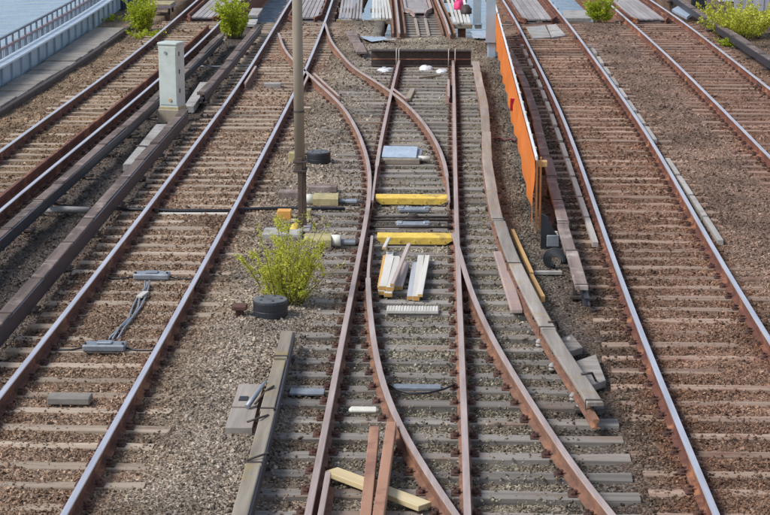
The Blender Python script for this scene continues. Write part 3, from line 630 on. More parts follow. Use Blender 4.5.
# sheet of slabs beside it
wx = curve([(0, 108), (46, 80), (69, 68), (89, 54), (121, 31)], 4, [(-10.25, 25)], z=.1)
root = empty('walkway', (-10.8, 40, 0)); tag(root, 'grey slab walkway between river girder and track', 'walkway', kind='structure')
z = 30
while z < 58.5:
    e = z+random.uniform(.85, 1.1); a, b = gx(z)+.16, wx(z)-.06+random.uniform(-.05, .04)
    dz = random.choice((0, 0, 0, .01, -.02)); 
    MB().box(((a+b)/2, (z+e)/2, .04+dz), (b-a, e-z-.025, .10), bev=.008).part('slab', M['slab'], root); z = e
z = 30
while z < 58.5:
    e = z+random.uniform(2, 3); MB().beam((wx(z), z, .075), (wx(e-.04), e-.04, .07), .13, .3, .015).part('edge_timber', M['iron'], root); z = e

# ------------------------------------------------------------------ pale cabinet
p = G(171, 120); th = R(-16)
root = empty('relay_cabinet', (p.x, p.y+.25, float(gz(p.x, p.y)))); tag(root, 'tall pale green-grey steel relay cabinet on a stone plinth', 'cabinet')
Mz = Matrix.Rotation(th, 3, 'Z'); base = wl(root)
def cb(c, s, name, m, bev=.005): return MB().box(base+Mz@Vector(c), s, Mz, bev).part(name, m, root)
cb((0, .02, .14), (.52, .50, .34), 'plinth', M['pole'], .02)
cb((0, .02, .33), (.47, .45, .06), 'foot', M['dirty_yellow'], .004)
body = cb((0, .02, 1.05), (.44, .42, 1.40), 'body', M['cabinet'], .006)
cb((0, .02, 1.775), (.48, .46, .055), 'roof', M['cabinet'], .012)
cb((0, -.196, 1.06), (.40, .012, 1.30), 'door', M['cabinet'], .004)
for zz in (1.58, .52):
    a = base+Mz@Vector((-.04 if zz > 1 else .05, -.20, zz)); b = base+Mz@Vector((-.04 if zz > 1 else .05, -.222, zz))
    MB().tube([a, b], .035, 10).part('lock', M['orange_wood'] if zz < 1 else M['galv'], root)
for zz in (.72, 1.15, 1.55): cb((.222, -.06, zz), (.012, .05, .10), 'hinge', M['iron'], .003)

# concrete trough lids by the black-sided conductor rail
def slab_thing(label, pts, z, t, m, cat='slab', name='concrete_slab', group=None):
    P = [G(x, y, z) for x, y in pts]; c = sum(P, Vector())/len(P); mb = MB(); n = len(P)
    mb._add(P+[q-Vector((0, 0, t)) for q in P], [list(range(n)), list(range(n, 2*n))[::-1]]+[(i, (i+1) % n, n+(i+1) % n, n+i) for i in range(n)])
    bmesh.ops.bevel(mb.bm, geom=mb.bm.edges[:], offset=min(.008, t*.2), segments=1, affect='EDGES')
    return mb.thing(name, m, (c.x, c.y, z-t), label, cat, group)
slab_thing('long pale concrete lid at the foot of the relay cabinet', [(123, 164), (140, 164), (168, 124), (156, 124)], .08, .14, M['concrete'])
slab_thing('pale concrete lid behind the cabinet on its right', [(184, 106), (194, 106), (211, 82), (200, 82)], .10, .16, M['concrete'])
stick('dark broken slat lying on the pale concrete lid', G(137, 145, .10), G(147, 146, .10), .1, .02, M['iron'], 'slat', 'slat')
# cross pipe
a, b = G(38, 210, .03), G(90, 210, .03)
MB().tube([a, (a+b)/2+Vector((0, 0, .01)), b], .055, 10).thing('drain_pipe', M['concrete'], (a+b)/2-Vector((0, 0, .05)), 'pale pipe lying across the dark soil between two conductor rails', 'pipe')
pts = [(112, 209), (140, 209.5), (175, 210.5), (225, 210.5), (258, 208.5), (285, 208), (305, 208), (345, 209)]
mb = MB(); mb.tube([G(x, y, .035) for x, y in pts], .028, 8); a = G(225, 210, 0)
mb.thing('dark_gap_strip', M['plastic'], a, 'black strip standing for a dark gap crossing under the rails of the track with grey boxes', 'cable')  # black tube laid in place of the shade in a gap across the track
stick('pale board lying beside the dark gap line across the track', G(158, 213, .012), G(246, 213, .012), .10, .05, M['white_wood'], 'board', 'board')
mb = MB(); mb.tube([G(x, y, .02) for x, y in ((196, 66), (215, 66.5), (240, 66), (260, 66))], .02, 6); mb.thing('grey_cable', M['galv'], G(225, 66, 0), 'thin grey cable crossing the dark soil beyond the cabinet', 'cable')

# ------------------------------------------------------------------ grey boxes and cables in the track
def balise(px0, px1, py, label):
    a, b = G(px0, py), G(px1, py); c = (a+b)/2+Vector((0, .11, 0)); wd = b.x-a.x
    root = empty('track_box', (c.x, c.y, 0), label, 'track box', 'grey boxes between the rails')
    MB().box((c.x, c.y, .055), (wd, .22, .09), bev=.018).part('body', M['galv'], root)
    MB().box((c.x, c.y, .112), (wd*.36, .12, .022), bev=.01).part('lid', M['galv'], root)
    MB().box((c.x, c.y, .006), (wd*.8, .26, .02), bev=.003).part('base_plate', M['iron'], root)
    for s in (-1, 1): MB().tube([(c.x+s*wd*.44, c.y-.06, .095), (c.x+s*wd*.44, c.y-.06, .125)], .018, 6, smooth=False).part('bolt', M['iron'], root)
    for s, f in ((-1, L1), (1, L2)):
        MB().tube([(c.x+s*wd*.48, c.y, .04), (c.x+s*(wd*.5+.15), c.y-.05, .02), ((c.x+f(c.y))/2+s*.2, c.y-.04, .015), (f(c.y)-s*.07, c.y, .02)], .012, 6).part('lead', M['plastic'], root)
balise(133, 169, 281, 'grey track box with lid, set nearest the dark gap line'); balise(82, 125, 353, 'weathered grey track box beside the loose concrete block')
mb = MB(); c0 = [(148, 281), (146, 289), (141, 297), (137, 307), (131, 318), (121, 328), (113, 339)]
for k in range(3):
    mb.tube([G(x+(k-1)*3+1.6*math.sin(i*1.7+k*2), y, .035+.012*math.sin(i*2+k)) for i, (x, y) in enumerate(c0)], .014, 6)
mb.thing('cable_bundle', M['galv'], G(137, 307, 0), 'loose grey cable bundle joining the two track boxes', 'cable')
stick('pale clamp plate on the loose cable bundle', G(139, 296, .07), G(146, 291, .07), .09, .03, M['white_wood'], 'clamp_plate', 'plate')
a, b = G(47, 405), G(90, 405); MB().box(((a.x+b.x)/2, a.y+.1, .045), (b.x-a.x, .22, .085), bev=.012).thing('concrete_block', M['slab'], ((a.x+b.x)/2, a.y+.1, 0), 'flat concrete block lying loose between the rails near a track box', 'block')

# ------------------------------------------------------------------ pole
p = G(300, 231); root = empty('signal_pole', (p.x, p.y+.08, 0)); tag(root, 'tall tan pole clamped to brown iron stubs beside the bush', 'pole')
x, y = p.x, p.y+.08
MB().tube([(x-.005, y+.12, 1.0), (x-.02, y+.12, 3), (x-.03, y+.12, 8)], [.085, .083, .075], 20).part('shaft', M['pole'], root)
MB().lathe((x-.012, y+.12, 1.93), [(.09, 0), (.092, .0), (.092, .03), (.09, .03)], 18).part('band', M['iron'], root)
mb = MB(); mb.box((x+.005, y, .56), (.075, .05, 1.28), bev=.006); mb.box((x-.03, y+.04, .56), (.012, .05, 1.28)); mb.box((x+.04, y+.04, .56), (.012, .05, 1.28)); mb.part('front_stub', M['pole_iron'], root)
MB().box((x+.055, y+.24, .56), (.06, .06, 1.26), bev=.006).part('rear_stub', M['pole_iron'], root)
for zz in (.98, 1.13): MB().box((x, y+.12, zz), (.22, .32, .035), bev=.006).part('clamp', M['iron'], root)
MB().box((x, y+.13, -.02), (.35, .5, .1), bev=.02).part('footing', M['concrete'], root)

# ------------------------------------------------------------------ drums, blocks and point machines
def drum(px, py, r, h, label):
    p = G(px, py); c = Vector((p.x, p.y+r, float(gz(p.x, p.y+r))-.01)); root = empty('black_drum', c, label, 'drum', 'black plastic drums')
    MB().lathe(c, [(r*.96, 0), (r, .02), (r, h*.4), (r*.985, h*.42), (r*.985, h*.46), (r, h*.48), (r, h-.03), (r*.975, h-.005)], 28).part('drum_side', M['plastic'], root)
    MB().lathe(c+Vector((0, 0, h-.012)), [(r*.965, 0), (r*.965, .018), (r*.93, .022)], 28).part('lid', M['plastic_top'], root)
    for k in range(5): MB().tube([c+Vector((r*.62*math.cos(k*1.257), r*.62*math.sin(k*1.257), h+.006)), c+Vector((r*.62*math.cos(k*1.257), r*.62*math.sin(k*1.257), h+.018))], .02, 8).part('knob', M['plastic'], root)
drum(269, 324, .235, .23, 'black plastic drum with dusty lid in front of the willow bush')
drum(318, 165, .235, .22, 'black plastic drum behind the tan pole beside the small ochre box')
def block(label, x0, x1, y, h, d, m, name='box', cat='box', bev=.01, z=None, group=None):
    a, b = G(x0, y), G(x1, y); c = (a+b)/2; zz = float(gz(c.x, c.y+d/2))-.01 if z is None else z
    return MB().box((c.x, c.y+d/2, zz+h/2), (b.x-a.x, d, h), bev=bev).thing(name, m, (c.x, c.y+d/2, zz), label, cat, group)
block('small ochre yellow box behind the tan pole near a drum', 288.5, 298, 164, .20, .2, M['dirty_yellow'])
block('rust-orange box in front of the tan pole on its left', 277, 291, 219.5, .17, .2, M['orange_paint'])
block('small ochre box close behind the tan pole foot', 300.5, 311, 216, .12, .18, M['dirty_yellow'])
stick('pinkish white stick lying across the foot of the tan pole', G(291, 219, .06), G(309, 219, .06), .07, .05, M['pink_wood'], 'stick', 'stick')
block('brown stone slab on the gravel left of the tan pole', 278, 301, 199, .13, .28, M['board'], 'stone_slab', 'slab')
block('brown stone slab on the gravel behind the upper point machine', 308, 337, 193.5, .10, .25, M['board'], 'stone_slab', 'slab')
def machine(x0, x1, y, capside, label):
    a, b = G(x0, y), G(x1, y); c = (a+b)/2+Vector((0, .17, 0)); wd = b.x-a.x
    root = empty('point_machine', (c.x, c.y, -.02), label, 'point machine', 'point machines of the turnouts')
    prof = [(c.y-.17, .0), (c.y-.17, .12), (c.y-.11, .175), (c.y+.11, .175), (c.y+.17, .12), (c.y+.17, 0)]
    mb = MB(); n = len(prof); vs = [(c.x-wd/2, q, z) for q, z in prof]+[(c.x+wd/2, q, z) for q, z in prof]
    mb._add(vs, [list(range(n))[::-1], list(range(n, 2*n))]+[(i, (i+1) % n, n+(i+1) % n, n+i) for i in range(n)]); mb.part('casing', M['dirty_yellow'], root)
    MB().box((c.x, c.y, -.01), (wd*1.05, .42, .035), bev=.006).part('base_plate', M['iron'], root)
    s = capside; MB().tube([(c.x+s*wd*.5, c.y-.02, .085), (c.x+s*(wd*.5+.13), c.y-.02, .085), (c.x+s*(wd*.5+.15), c.y-.02, .085)], [.095, .095, .075], 14).part('motor_cap', M['white_cap'], root)
    x1 = c.x+(wd*.5+(.15 if s > 0 else .0)); e = SL(c.y)-.08
    MB().tube([(x1, c.y, .06), (x1+.12, c.y+.02, .05), (e, c.y+.02, .045)], [.05, .03, .022], 8).part('drive_rod', M['galv'], root)
    MB().box(((x1+e)/2, c.y+.02, .05), (.22, .14, .07), bev=.02).part('rod_joint', M['galv'], root)
machine(313, 338, 206, -1, 'dirty yellow point machine with white cap facing the pole'); machine(304, 331, 248, 1, 'dirty yellow point machine with white cap facing the rail, behind the willow bush')
block('grey concrete cover slab left of the lower point machine', 262, 301, 240, .09, .5, M['concrete'], 'concrete_slab', 'slab')
p = G(294.5, 234); lump('yellow_bag', M['yellow'], 'round bright yellow object at the top of the willow bush', 'bag', (p.x, p.y, -.01), (.085, .1, .1), .17, 9, flat=.6)
a, b = G(231, 321), G(247, 321)
root = empty('iron_stand', ((a.x+b.x)/2, a.y+.1, float(gz(a.x, a.y)))); tag(root, 'small rusty iron stand on the gravel left of the black drum', 'iron stand')
zz = wl(root).z; xx, yy = wl(root).x, wl(root).y
MB().box((xx, yy, zz+.15), (.20, .2, .06), bev=.01).part('head', M['chair'], root); MB().box((xx, yy, zz+.06), (.10, .1, .14), bev=.01).part('stem', M['chair'], root); MB().box((xx, yy, zz+.005), (.19, .17, .03), bev=.006).part('foot', M['chair'], root)

# ------------------------------------------------------------------ things in the middle track
def yellow_cover(x0, x1, y, label):
    a, b = G(x0, y), G(x1, y); c = (a.x+b.x)/2; wd = b.x-a.x; hw = wd/2; y0 = a.y
    root = empty('switch_cover', (c, y0, 0), label, 'cover', 'yellow switch covers')
    MB().prism([(c-hw, .125), (c+hw, .125), (c+hw, .09), (c+hw-.10, .03), (c-hw+.10, .03), (c-hw, .10)], y0, y0+.02).part('front_plate', M['yellow'], root)
    mb = MB(); mb._add([(c-hw, y0+.004, .126), (c+hw, y0+.004, .126), (c+hw, y0+.24, .155), (c-hw, y0+.24, .155), (c-hw, y0+.004, .138), (c+hw, y0+.004, .138), (c+hw, y0+.24, .167), (c-hw, y0+.24, .167)],
        [(0, 3, 2, 1), (4, 5, 6, 7), (0, 1, 5, 4), (1, 2, 6, 5), (2, 3, 7, 6), (3, 0, 4, 7)]); mb.part('top_plate', M['yellow'], root)
    for k in range(5): MB().tube([(c-hw*.8+k*hw*.4, y0-.012, .08), (c-hw*.8+k*hw*.4, y0+.004, .08)], .014, 8).part('bolt', M['yellow'], root)
    for s in (-1, 1): MB().box((c+s*(hw-.18), y0+.13, .06), (.04, .2, .12)).part('rib', M['iron'], root)
yellow_cover(375.5, 447, 206, 'yellow steel switch cover with chamfered corners, nearer the dark crossbeam'); yellow_cover(377, 452, 246, 'yellow steel switch cover with chamfered corners, just behind the plank piles')
a = G(414, 221); root = empty('switch_rods', (a.x, a.y, 0)); tag(root, 'black switch rods and grey castings between the two yellow covers', 'switch gear')
for py in (216.5, 219.5, 226.5): q = G(414, py, .06); MB().tube([(SL(q.y)+.06, q.y, .05), (-.5, q.y, .055), (C2(q.y)-.06, q.y, .05)], .022, 8).part('rod', M['iron'], root)
for py, x0, x1 in ((214, 398, 430), (229, 396, 430)):
    u, v = G(x0, py), G(x1, py); c = (u+v)/2; mb = MB(); wd = v.x-u.x
    mb.box((c.x, c.y+.09, .055), (wd, .16, .09), bev=.03)
    for s in (-1, 1): mb.box((c.x+s*wd*.40, c.y+.08, .085), (.13, .11, .06), Matrix.Rotation(.2*s, 3, 'Z'), .02)
    mb.part('casting', M['galv'], root)
MB().lathe((G(413, 221).x, G(413, 221).y, .03), [(.09, 0), (.09, .07), (.05, .10)], 14).part('crank', M['iron'], root)
# tilted grey plate on timber
p = G(400, 164)
root = empty('junction_box', (p.x, p.y+.3, 0)); tag(root, 'flat pale blue-grey plate resting on timber, with white tube', 'box')
mb = MB(); Mt = Matrix.Rotation(R(9), 3, 'X')@Matrix.Rotation(R(-2), 3, 'Z'); mb.box((p.x-.01, p.y+.36, .17), (.68, .66, .035), Mt, .006); mb.part('lid', M['tarp'], root)
mb = MB(); mb.box((p.x+.06, p.y+.42, .125), (.72, .64, .03), Mt, .005); mb.part('tray', M['galv'], root)
MB().box((p.x-.02, p.y-.04, .06), (.82, .13, .11), bev=.015).part('timber', M['board_yel'], root); MB().box((p.x-.02, p.y+.6, .06), (.8, .12, .11), bev=.015).part('timber', M['board_yel'], root)
q = G(414, 163); MB().tube([(q.x, q.y+.1, .07), (q.x+.32, q.y+.1, .07)], .055, 12).part('tube', M['white_cap'], root)
# planks in two small piles
def pl(x0, y0, z0, x1, y1, z1, wd, h, m, label, e=None): return stick(label, G(x0, y0, z0), G(x1, y1, z1), wd, h, m, 'plank', 'plank', 'planks piled in the middle track', .003, e or M['amber'])
pl(382, 291, .07, 390, 252, .07, .11, .06, M['white_wood'], 'bleached plank underneath the left pile by the yellow cover')
pl(388, 293, .07, 396, 256, .07, .11, .06, M['white_wood'], 'second bleached plank underneath the left pile by the yellow cover')
pl(378.5, 287, .07, 384.5, 255, .07, .04, .06, M['amber'], 'thin amber-edged batten at the outer side of the left plank pile')
pl(383, 286, .135, 391, 256, .135, .12, .06, M['white_wood'], 'pale upper plank on the left pile with sawn amber end')
pl(390, 287, .135, 397, 257, .135, .10, .06, M['white_wood'], 'pale upper plank in the middle of the left pile')
pl(392, 283.5, .185, 409, 243, .20, .055, .045, M['pink_wood'], 'long narrow pinkish batten lying on top of the left pile')
pl(398, 286, .075, 405.5, 262, .075, .12, .065, M['pink_wood'], 'short greyish plank on the right edge of the left pile')
pl(384, 247, .19, 389, 237, .19, .05, .04, M['white_wood'], 'short white batten end leaning on the yellow cover')
pl(410, 296, .07, 415, 262, .07, .085, .06, M['grey_wood'], 'blue-grey plank of the right pile')
pl(416, 296, .08, 421, 255, .08, .095, .07, M['white_wood'], 'bleached middle plank of the right pile')
pl(420, 294, .13, 427.5, 255, .10, .07, .045, M['white_wood'], 'narrow pale plank at the right edge of the right pile')
root = None
a, b = G(386.5, 314.5), G(438.5, 314.5); c = (a+b)/2
root = empty('ribbed_board', (c.x, c.y+.12, 0)); tag(root, 'white ribbed board lying across the rails bed below the plank piles', 'board')
MB().box((c.x, c.y+.13, .03), (b.x-a.x, .25, .045), bev=.005).part('board', M['white_wood'], root)
for k in range(18): MB().box((a.x+(b.x-a.x)*(k+.5)/18, c.y+.13, .055), (.018, .235, .010)).part('rib', M['white_wood'], root)
block('short white steel tube lying on a sleeper near the brown bars', 348.5, 378.5, 415, .075, .10, M['white_cap'], 'steel_tube', 'tube', .03, 0.003)
block('pale steel plate lying on a sleeper with a black lead', 393, 441, 391, .035, .16, M['galv'], 'steel_plate', 'plate', .005, 0.003)
mb = MB(); mb.tube([G(x, y, .06) for x, y in ((390, 385), (397, 390), (410, 393.5), (428, 393), (444, 389), (456, 384))], .013, 6); mb.thing('black_lead', M['plastic'], G(420, 392, 0), 'thin black lead drooping over the pale steel plate', 'cable')
block('bluish steel plate on a sleeper beside the grey-yellow conductor rail', 289, 324, 396, .03, .2, M['galv'], 'steel_plate', 'plate', .005, .003)
# brown bars and yellow plank at the front
a, b = G(331, 469, .10), G(425, 504, .10)
root = stick('light yellow plank lying under the two brown bars', a, b, .18, .055, M['pale_wood'], ends=M['pale_wood'])
MB_ = [((374.5, 426), (363, 540)), ((391.5, 421.5), (374.5, 540))]
for k, (u, v) in enumerate(MB_):
    stick(('brown painted bar lying on the yellow plank, the one touching its white end', 'brown painted bar lying on the yellow plank, the one beside the curved closure rail')[k], G(*u, .235), G(*v, .235), .105, .13, M['brown_bar'], 'brown_bar', 'bar', None, .006)

# ------------------------------------------------------------------ by the grey-yellow conductor rail
root = empty('hinged_plate', G(242, 425, 0)); tag(root, 'grey timber platform with a metal bracket beside the grey-yellow conductor rail', 'platform')
def quad(pts, z, t, m, name):
    P = [G(x, y, z) for x, y in pts]; mb = MB(); n = len(P); mb._add(P+[q-Vector((0, 0, t)) for q in P], [list(range(n)), list(range(n, 2*n))[::-1]]+[(i, (i+1) % n, n+(i+1) % n, n+i) for i in range(n)]); return mb.part(name, m, root)
quad([(225, 428), (252, 428), (257, 408), (231, 408)], .10, .10, M['board_grey'], 'board'); quad([(232, 406.5), (257, 406.5), (264, 384), (239, 384)], .10, .10, M['board_grey'], 'board')
quad([(238.5, 400), (247, 400), (248.5, 396), (240, 396)], .112, .01, M['plastic'], 'slot')
P = [G(x, y, z) for x, y, z in ((247, 407, .13), (255, 396, .2), (262, 386, .24), (266, 381, .25))]
MB().tube(P, [.03, .028, .022, .012], 8).part('bracket', M['galv'], root); MB().tube([G(255, 404, .16), G(266, 391, .24), G(274, 386, .26)], .014, 6).part('wire', M['iron'], root)
for y0 in (408, 446): mb = MB(); q = [G(x, y, z) for x, y, z in ((247, y0+14, .26), (259, y0+10, .28), (268, y0+7, .26), (269, y0+9, .15))]; mb.tube(q, .012, 6); mb.part('strap', M['iron'], rF)

# ------------------------------------------------------------------ loose timbers and gear by the curving cover
stick('faded mauve board leaning along the curving conductor rail cover', G(499, 251, .16), G(517, 309, .10), .17, .07, M['mauve'], 'board', 'board', None, .015, M['pink_wood'])
stick('long orange-stained batten beside the curving conductor rail cover', G(512.5, 229, .13), G(532, 272, .13), .055, .09, M['orange_wood'], 'batten', 'batten', 'orange battens')
stick('short orange-stained batten beside the mauve board and curving cover', G(531.5, 274, .13), G(543, 296, .13), .06, .09, M['orange_wood'], 'batten', 'batten', 'orange battens')
slab_thing('two grey timbers under the end of the curving conductor rail cover', [(576, 361), (596, 354), (606, 380), (588, 386)], .07, .09, M['sleeper_grey'], 'timber', 'timber_pad')
slab_thing('grey timber pad holding a shiny insulator by the curving cover', [(556, 340), (572, 334), (583, 347), (566, 352)], .07, .09, M['sleeper_grey'], 'timber', 'timber_pad')
def insulator(px, py, label):
    p = G(px, py, .02); MB().lathe((p.x, p.y, .0), [(.035, 0), (.045, .02), (.032, .04), (.045, .06), (.03, .085), (.015, .10)], 12).thing('insulator', M['concrete'], (p.x, p.y, 0), label, 'insulator', 'loose insulators')
insulator(569, 343, 'shiny insulator on the grey timber pad'); insulator(539, 345, 'insulator under the curving cover nearest the mauve board'); insulator(552, 369, 'insulator below the curving cover halfway to its end'); insulator(573, 399, 'insulator beside the end of the curving cover')
for pts, lab in ((((548, 322), (556, 321), (559, 329)), 'bent iron strap over the curving cover above the shiny insulator'), (((581, 374), (592, 373), (596, 381)), 'bent iron strap near the end of the curving cover')):
    mb = MB(); mb.tube([G(*pts[0], .29), G(*pts[1], .30), G(*pts[2], .06)], .015, 6); mb.thing('iron_strap', M['iron'], G(*pts[2], 0), lab, 'strap')

# ------------------------------------------------------------------ orange net fence
fx = G(535.5, 230).x; z0f = G(535.5, 230).y; z1f = 58
root = empty('net_fence', (fx, z0f, 0)); tag(root, 'long orange net fence with pale timber top rail', 'fence')
mb = MB(); n = 120; rows = 7; V = []
for i in range(n+1):
    v = z0f+(z1f-z0f)*i/n
    for j in range(rows):
        t = j/(rows-1); zb = .22+.06*math.sin(v*.9)+.05*mnoise.noise((v*.6, 3, 1))-.24*math.exp(-(v-z0f)/1.6); zz = zb+(1.17-zb)*t
        V.append((fx-.035+.09*(1-abs(2*t-1))*mnoise.noise((v*.8, t*1.5, 0))+.02*math.sin(v*3.1)*(1-t), v, zz))
mb._add(V, [(i*rows+j, i*rows+j+1, (i+1)*rows+j+1, (i+1)*rows+j) for i in range(n) for j in range(rows-1)], 0, True); mb.part('netting', M['net'], root)
v = z0f+.1; first = True
while v < z1f:
    MB().box((fx+.01, v, .56), (.03, .04, 1.26), bev=.004).part('post', M['orange_wood'] if first else M['pole'], root)
    if first: MB().box((fx+.085, v+.25, .55), (.03, .04, 1.2), bev=.004).part('post', M['orange_wood'], root)
    first = False; v += 2.45
v = z0f
while v < z1f:
    e = min(v+3.6, z1f); MB().beam((fx-.0, v+.01, 1.225+random.uniform(-.01, .01)), (fx, e-.01, 1.225+random.uniform(-.01, .01)), .035, .07, .004).part('top_rail', M['bag'], root); v = e
for v in np.arange(z0f+.9, z1f, 1.3): MB().box((fx+.012, v, 1.2), (.055, .04, .05), bev=.008).part('tie', M['pale_wood'], root)
mb = MB(); mb.beam((fx-.075, z0f+9.0, .86), (fx-.07, z0f+9.25, .56), .09, .012); mb.part('ribbon', M['pink'], root)
MB().box((fx+.1, z0f+.15, 1.08), (.16, .12, .10), bev=.01).part('end_block', M['orange_wood'], root)
mb = MB(); mb.tube([G(x, y, -.01) for x, y in ((494, 139), (500, 138), (505, 140.5), (511, 139), (516, 141))], .022, 6); mb.thing('red_hose', mat('dark_red_rubber', (.13, .04, .045), (.2, .065, .07), 6, .8), G(505, 140, -.05), 'dark red hose end on the gravel between net fence and curving cover', 'hose')
# black sheet, white box, cable coil
a = G(541, 246); mb = MB()
mb.prism([(fx+.03, -.06), (fx+.37, -.06), (fx+.33, .08), (fx+.22, .26), (fx+.13, .45), (fx+.03, .5)], a.y+.1, a.y+.14); mb.thing('rubber_sheet', M['plastic'], (fx+.2, a.y+.1, -.06), 'black rubber sheet propped against the end of the net fence', 'rubber sheet')
a = G(553, 245); root = empty('white_box', (a.x, a.y+.13, float(gz(a.x, a.y)))); tag(root, 'small white metal box between the rubber sheet and brown cover', 'box')
MB().box((a.x, a.y+.14, .06), (.20, .26, .19), bev=.012).part('case', M['galv'], root); MB().box((a.x, a.y+.14, .163), (.17, .22, .02), bev=.008).part('lid', M['white_cap'], root); MB().box((a.x+.13, a.y+.1, .08), (.06, .08, .1), bev=.01).part('socket', M['plastic'], root)
a = G(556, 269); mb = MB()
for k in range(7):
    r = .075+.017*k; rr = random.uniform(-.01, .01)
    mb.tube([(a.x+r*math.cos(t), a.y+.05+rr+.13*math.sin(t*.5)+.012*k, .10+r*math.sin(t)*.95) for t in np.linspace(-.1*math.pi, 1.5*math.pi, 20)], .011, 6)
mb.thing('cable_coil', M['plastic'], (a.x, a.y+.1, -.05), 'coil of black cable leaning below the white metal box', 'cable coil')
stick('short grey bar on the gravel below the cable coil', G(534, 271, .02), G(562, 271, .02), .08, .05, M['concrete'], 'bar', 'bar')

# ------------------------------------------------------------------ steel masts
def mast(px, py, wd, label, foot):
    p = G(px, py); root = empty('steel_mast', (p.x, p.y+.2, 0), label, 'mast', 'blue-grey steel masts'); x, y = p.x, p.y+.2
    MB().box((x, y-wd/2, 4.0+foot/2), (wd, .03, 8-foot)).part('front_flange', M['mast'], root); MB().box((x, y+wd/2, 4.0+foot/2), (wd, .03, 8-foot)).part('rear_flange', M['mast'], root)
    MB().box((x-wd*.3, y, 4.0+foot/2), (.025, wd-.034, 8-foot)).part('web', M['mast'], root); MB().box((x+wd*.3, y, 4.0+foot/2), (.025, wd-.034, 8-foot)).part('web', M['mast'], root)
    MB().box((x, y, foot-.012), (wd*1.25, wd*1.3, .03), bev=.005).part('base_plate', M['galv'], root)
    MB().box((x+.04, y, foot/2-.04), (wd*.9, wd*.9, foot+.02), bev=.02).part('pedestal', M['girder'] if foot > .3 else M['concrete'], root)
    return root
mast(490.5, 57, .27, 'blue-grey steel mast on a tall pedestal at the far end of the net fence', .42); mast(477, 27.5, .26, 'paler blue-grey steel mast on the bridge beyond the other mast', .1)

# ------------------------------------------------------------------ bank on the right: sheet panels and posts
root = empty('sheet_fence', (11.2, 66, 0)); tag(root, 'grey-violet corrugated sheet fence behind the lime bush', 'fence')
for k in range(16): x = 10.35+k*.21; MB().box((x, 66.2+(.03 if k % 2 else 0), .9), (.20, .03, 2.0), bev=.006).part('panel', M['panel'], root)
for x in (10.3, 12.2): MB().box((x, 66.3, .9), (.08, .08, 2.1)).part('post', M['iron'], root)
p = G(708, 13); root = empty('red_post', (p.x, p.y, 0)); tag(root, 'short dull red post with white top beside the dark conductor rail', 'post')
MB().box((p.x, p.y, .5), (.12, .12, 1.1), bev=.01).part('shaft', M['railing_red'], root); MB().box((p.x, p.y, 1.1), (.14, .14, .1), bev=.01).part('cap', M['white_cap'], root)
p = G(700, 9); MB().box((p.x, p.y+.3, .45), (.55, .3, 1.0), bev=.02).thing('black_cabinet', M['plastic'], (p.x, p.y+.3, 0), 'black box standing behind the dull red post', 'box')
p = G(731, 3); MB().box((p.x, p.y+.5, .5), (.75, .3, 1.0), bev=.02).thing('white_crate', M['bag'], (p.x, p.y+.5, 0), 'pale crate behind the lime bush beside the sheet fence', 'crate')
slab_thing('bluish white plate lying outside the red-brown track by the dark conductor rail', [(672, 9), (687, 17), (694, 12), (679, 5)], .14, .1, M['tarp'], 'plate', 'steel_plate')
slab_thing('pale concrete slab beside the small far bush', [(563, 18), (591, 18), (590, 10), (563, 10)], .06, .12, M['concrete'])
slab_thing('pale concrete slab between the rails at the bridge end beyond the net fence', [(533, 38), (551, 37), (545, 25), (526, 27)], .05, .1, M['concrete'])
slab_thing('second pale concrete slab between the rails at the bridge end', [(552, 37), (566, 35), (556, 24), (547, 25)], .05, .1, M['concrete'])
# left top corner things
p = G(127, 9); root = empty('pipe_posts', (p.x, p.y, 0)); tag(root, 'pair of dark blue pipe posts at the end of the river girder', 'post')
for s in (-.13, .13): MB().tube([(p.x+s, p.y, -.05), (p.x+s, p.y, 1.6)], .09, 12).part('pipe', M['railing'], root)
p = G(160, 14); root = empty('trolley', (p.x, p.y+.6, 0)); tag(root, 'low rusty-red trolley with yellow top behind the left bush', 'trolley')
MB().box((p.x, p.y+.6, .32), (.75, 1.2, .05), bev=.01).part('deck', M['dirty_yellow'], root); MB().box((p.x, p.y+.6, .24), (.8, 1.25, .1), bev=.01).part('frame', M['railing_red'], root)
for sx in (-.3, .3):
    for sy in (.2, 1.0): MB().tube([(p.x+sx-.03, p.y+sy, .09), (p.x+sx+.03, p.y+sy, .09)], .11, 14, smooth=False).part('wheel', M['iron'], root)
slab_thing('grey slab lying between the conductor rails beyond the second bush', [(248, 15), (258, 15), (263, 8), (252, 8)], .06, .1, M['concrete'])
slab_thing('grey slab with dark edge lying right of the bush', [(246, 24), (256, 24), (258, 19), (249, 19)], .06, .1, M['concrete'])

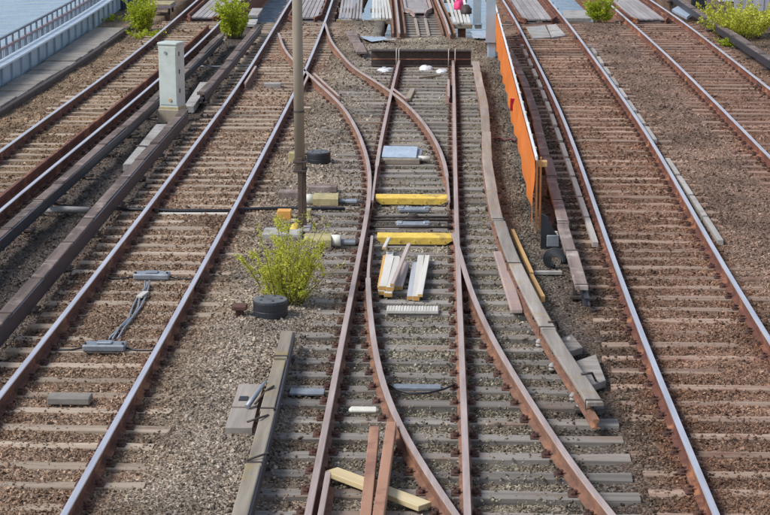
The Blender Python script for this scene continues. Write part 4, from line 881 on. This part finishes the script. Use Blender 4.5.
# ------------------------------------------------------------------ shrubs
def shrub(label, loc, h, rad, stems, leaves, lsize, m, base=.12, lean=.5, seed=1, lw=.28, twigs=3, group='green shrubs', name='shrub', low=.12, twl=1):
    rs = random.Random(seed); x0, y0, zb = loc; root = empty(name, loc, label, 'shrub', group); sm = MB(); LV = []; LF = []
    for s in range(stems):
        a = rs.uniform(0, 2*math.pi); q = math.sqrt(rs.random()); bx, by = base*q*math.cos(a), base*q*math.sin(a)
        hh = h*rs.uniform(.5, 1.0)*(1-.35*q*rs.random()); ox, oy = rad[0]*q*math.cos(a)*rs.uniform(.6, 1.1), rad[1]*q*math.sin(a)*rs.uniform(.6, 1.1)
        P = []
        for k in range(7):
            t = k/6; P.append(Vector((x0+bx+ox*t**1.3+.03*rs.uniform(-1, 1)*t, y0+by+oy*t**1.3+.03*rs.uniform(-1, 1)*t, zb+hh*t*(1-.12*t*q))))
        sm.tube(P, [.007*(1-.8*k/6)*max(h, .8) for k in range(7)], 5)
        paths = [P]
        for w_ in range(twigs):
            k = rs.randint(1, 5); p0 = P[k]; d = Vector((rs.uniform(-1, 1), rs.uniform(-1, 1), rs.uniform(.2, 1))).normalized()*h*rs.uniform(.12, .28)*twl; tw = [p0, p0+d*.5, p0+d+Vector((0, 0, .02))]; sm.tube(tw, [.005, .004, .002], 4); paths.append(tw)
        for w_ in range(leaves):
            T = rs.choice(paths+[P]); u = rs.uniform(low if T is P else .1, 1)*(len(T)-1); k = min(int(u), len(T)-2); c = T[k].lerp(T[k+1], u-k)
            d = Vector((rs.gauss(0, 1), rs.gauss(0, 1), rs.gauss(.35, .8))).normalized(); L_ = lsize*rs.uniform(.6, 1.3); sd_ = d.cross(Vector((rs.gauss(0, 1), rs.gauss(0, 1), rs.gauss(0, 1)))).normalized()*L_*lw; nn = d.cross(sd_).normalized()*L_*.08
            i = len(LV); c = c+d*.01; LV += [c, c+d*L_*.45+sd_+nn, c+d*L_, c+d*L_*.45-sd_+nn]; LF += [(i, i+1, i+2), (i, i+2, i+3)]
    sm.part('stems', M['bark'], root)
    me = bpy.data.meshes.new('foliage'); o_ = Vector(loc); me.from_pydata([tuple(v-o_) for v in LV], [], LF); me.materials.append(m); link('foliage', me, root)
def at(px, py): p = G(px, py); return (p.x, p.y, float(gz(p.x, p.y))-.02)
p = at(283, 309); shrub('wispy lime green willow bush behind the black plastic drum', (p[0], p[1]+.15, p[2]), 1.42, (.56, .45), 38, 250, .044, M['leaf_lime'], .26, seed=3, lw=.17, twigs=5, twl=.6, low=.05)
p = at(143, 30); shrub('tall bright green bush at the end of the slab walkway', p, 1.55, (.30, .34), 34, 95, .085, M['leaf_green'], .25, seed=5)
p = at(233, 36); shrub('dense bright green bush standing between the two conductor rails', p, 1.75, (.34, .4), 40, 105, .085, M['leaf_green'], .3, seed=8)
p = at(600, 22); shrub('green bush between the pale concrete slab and the next track', p, 1.2, (.40, .4), 30, 80, .085, M['leaf_green'], .25, seed=11)
p = at(742, 39); shrub('broad lime bush on the bank before the sheet fence', (p[0], p[1]+.6, p[2]), 1.4, (1.0, .9), 70, 100, .085, M['leaf_lime'], .6, seed=13)
p = at(728, 46); shrub('low green sprout under the dark conductor rail', p, .35, (.3, .3), 12, 40, .08, M['leaf_green'], .15, seed=17, name='sprout')
p = at(115, 20); shrub('sparse low weeds on the walkway end by the river girder', p, .25, (.6, .5), 22, 30, .07, M['leaf_green'], .5, seed=19, name='weed')
p = at(146, 36); shrub('low green weeds at the edge of the slab walkway', p, .32, (.5, .4), 18, 40, .07, M['leaf_green'], .35, seed=23, name='weed')
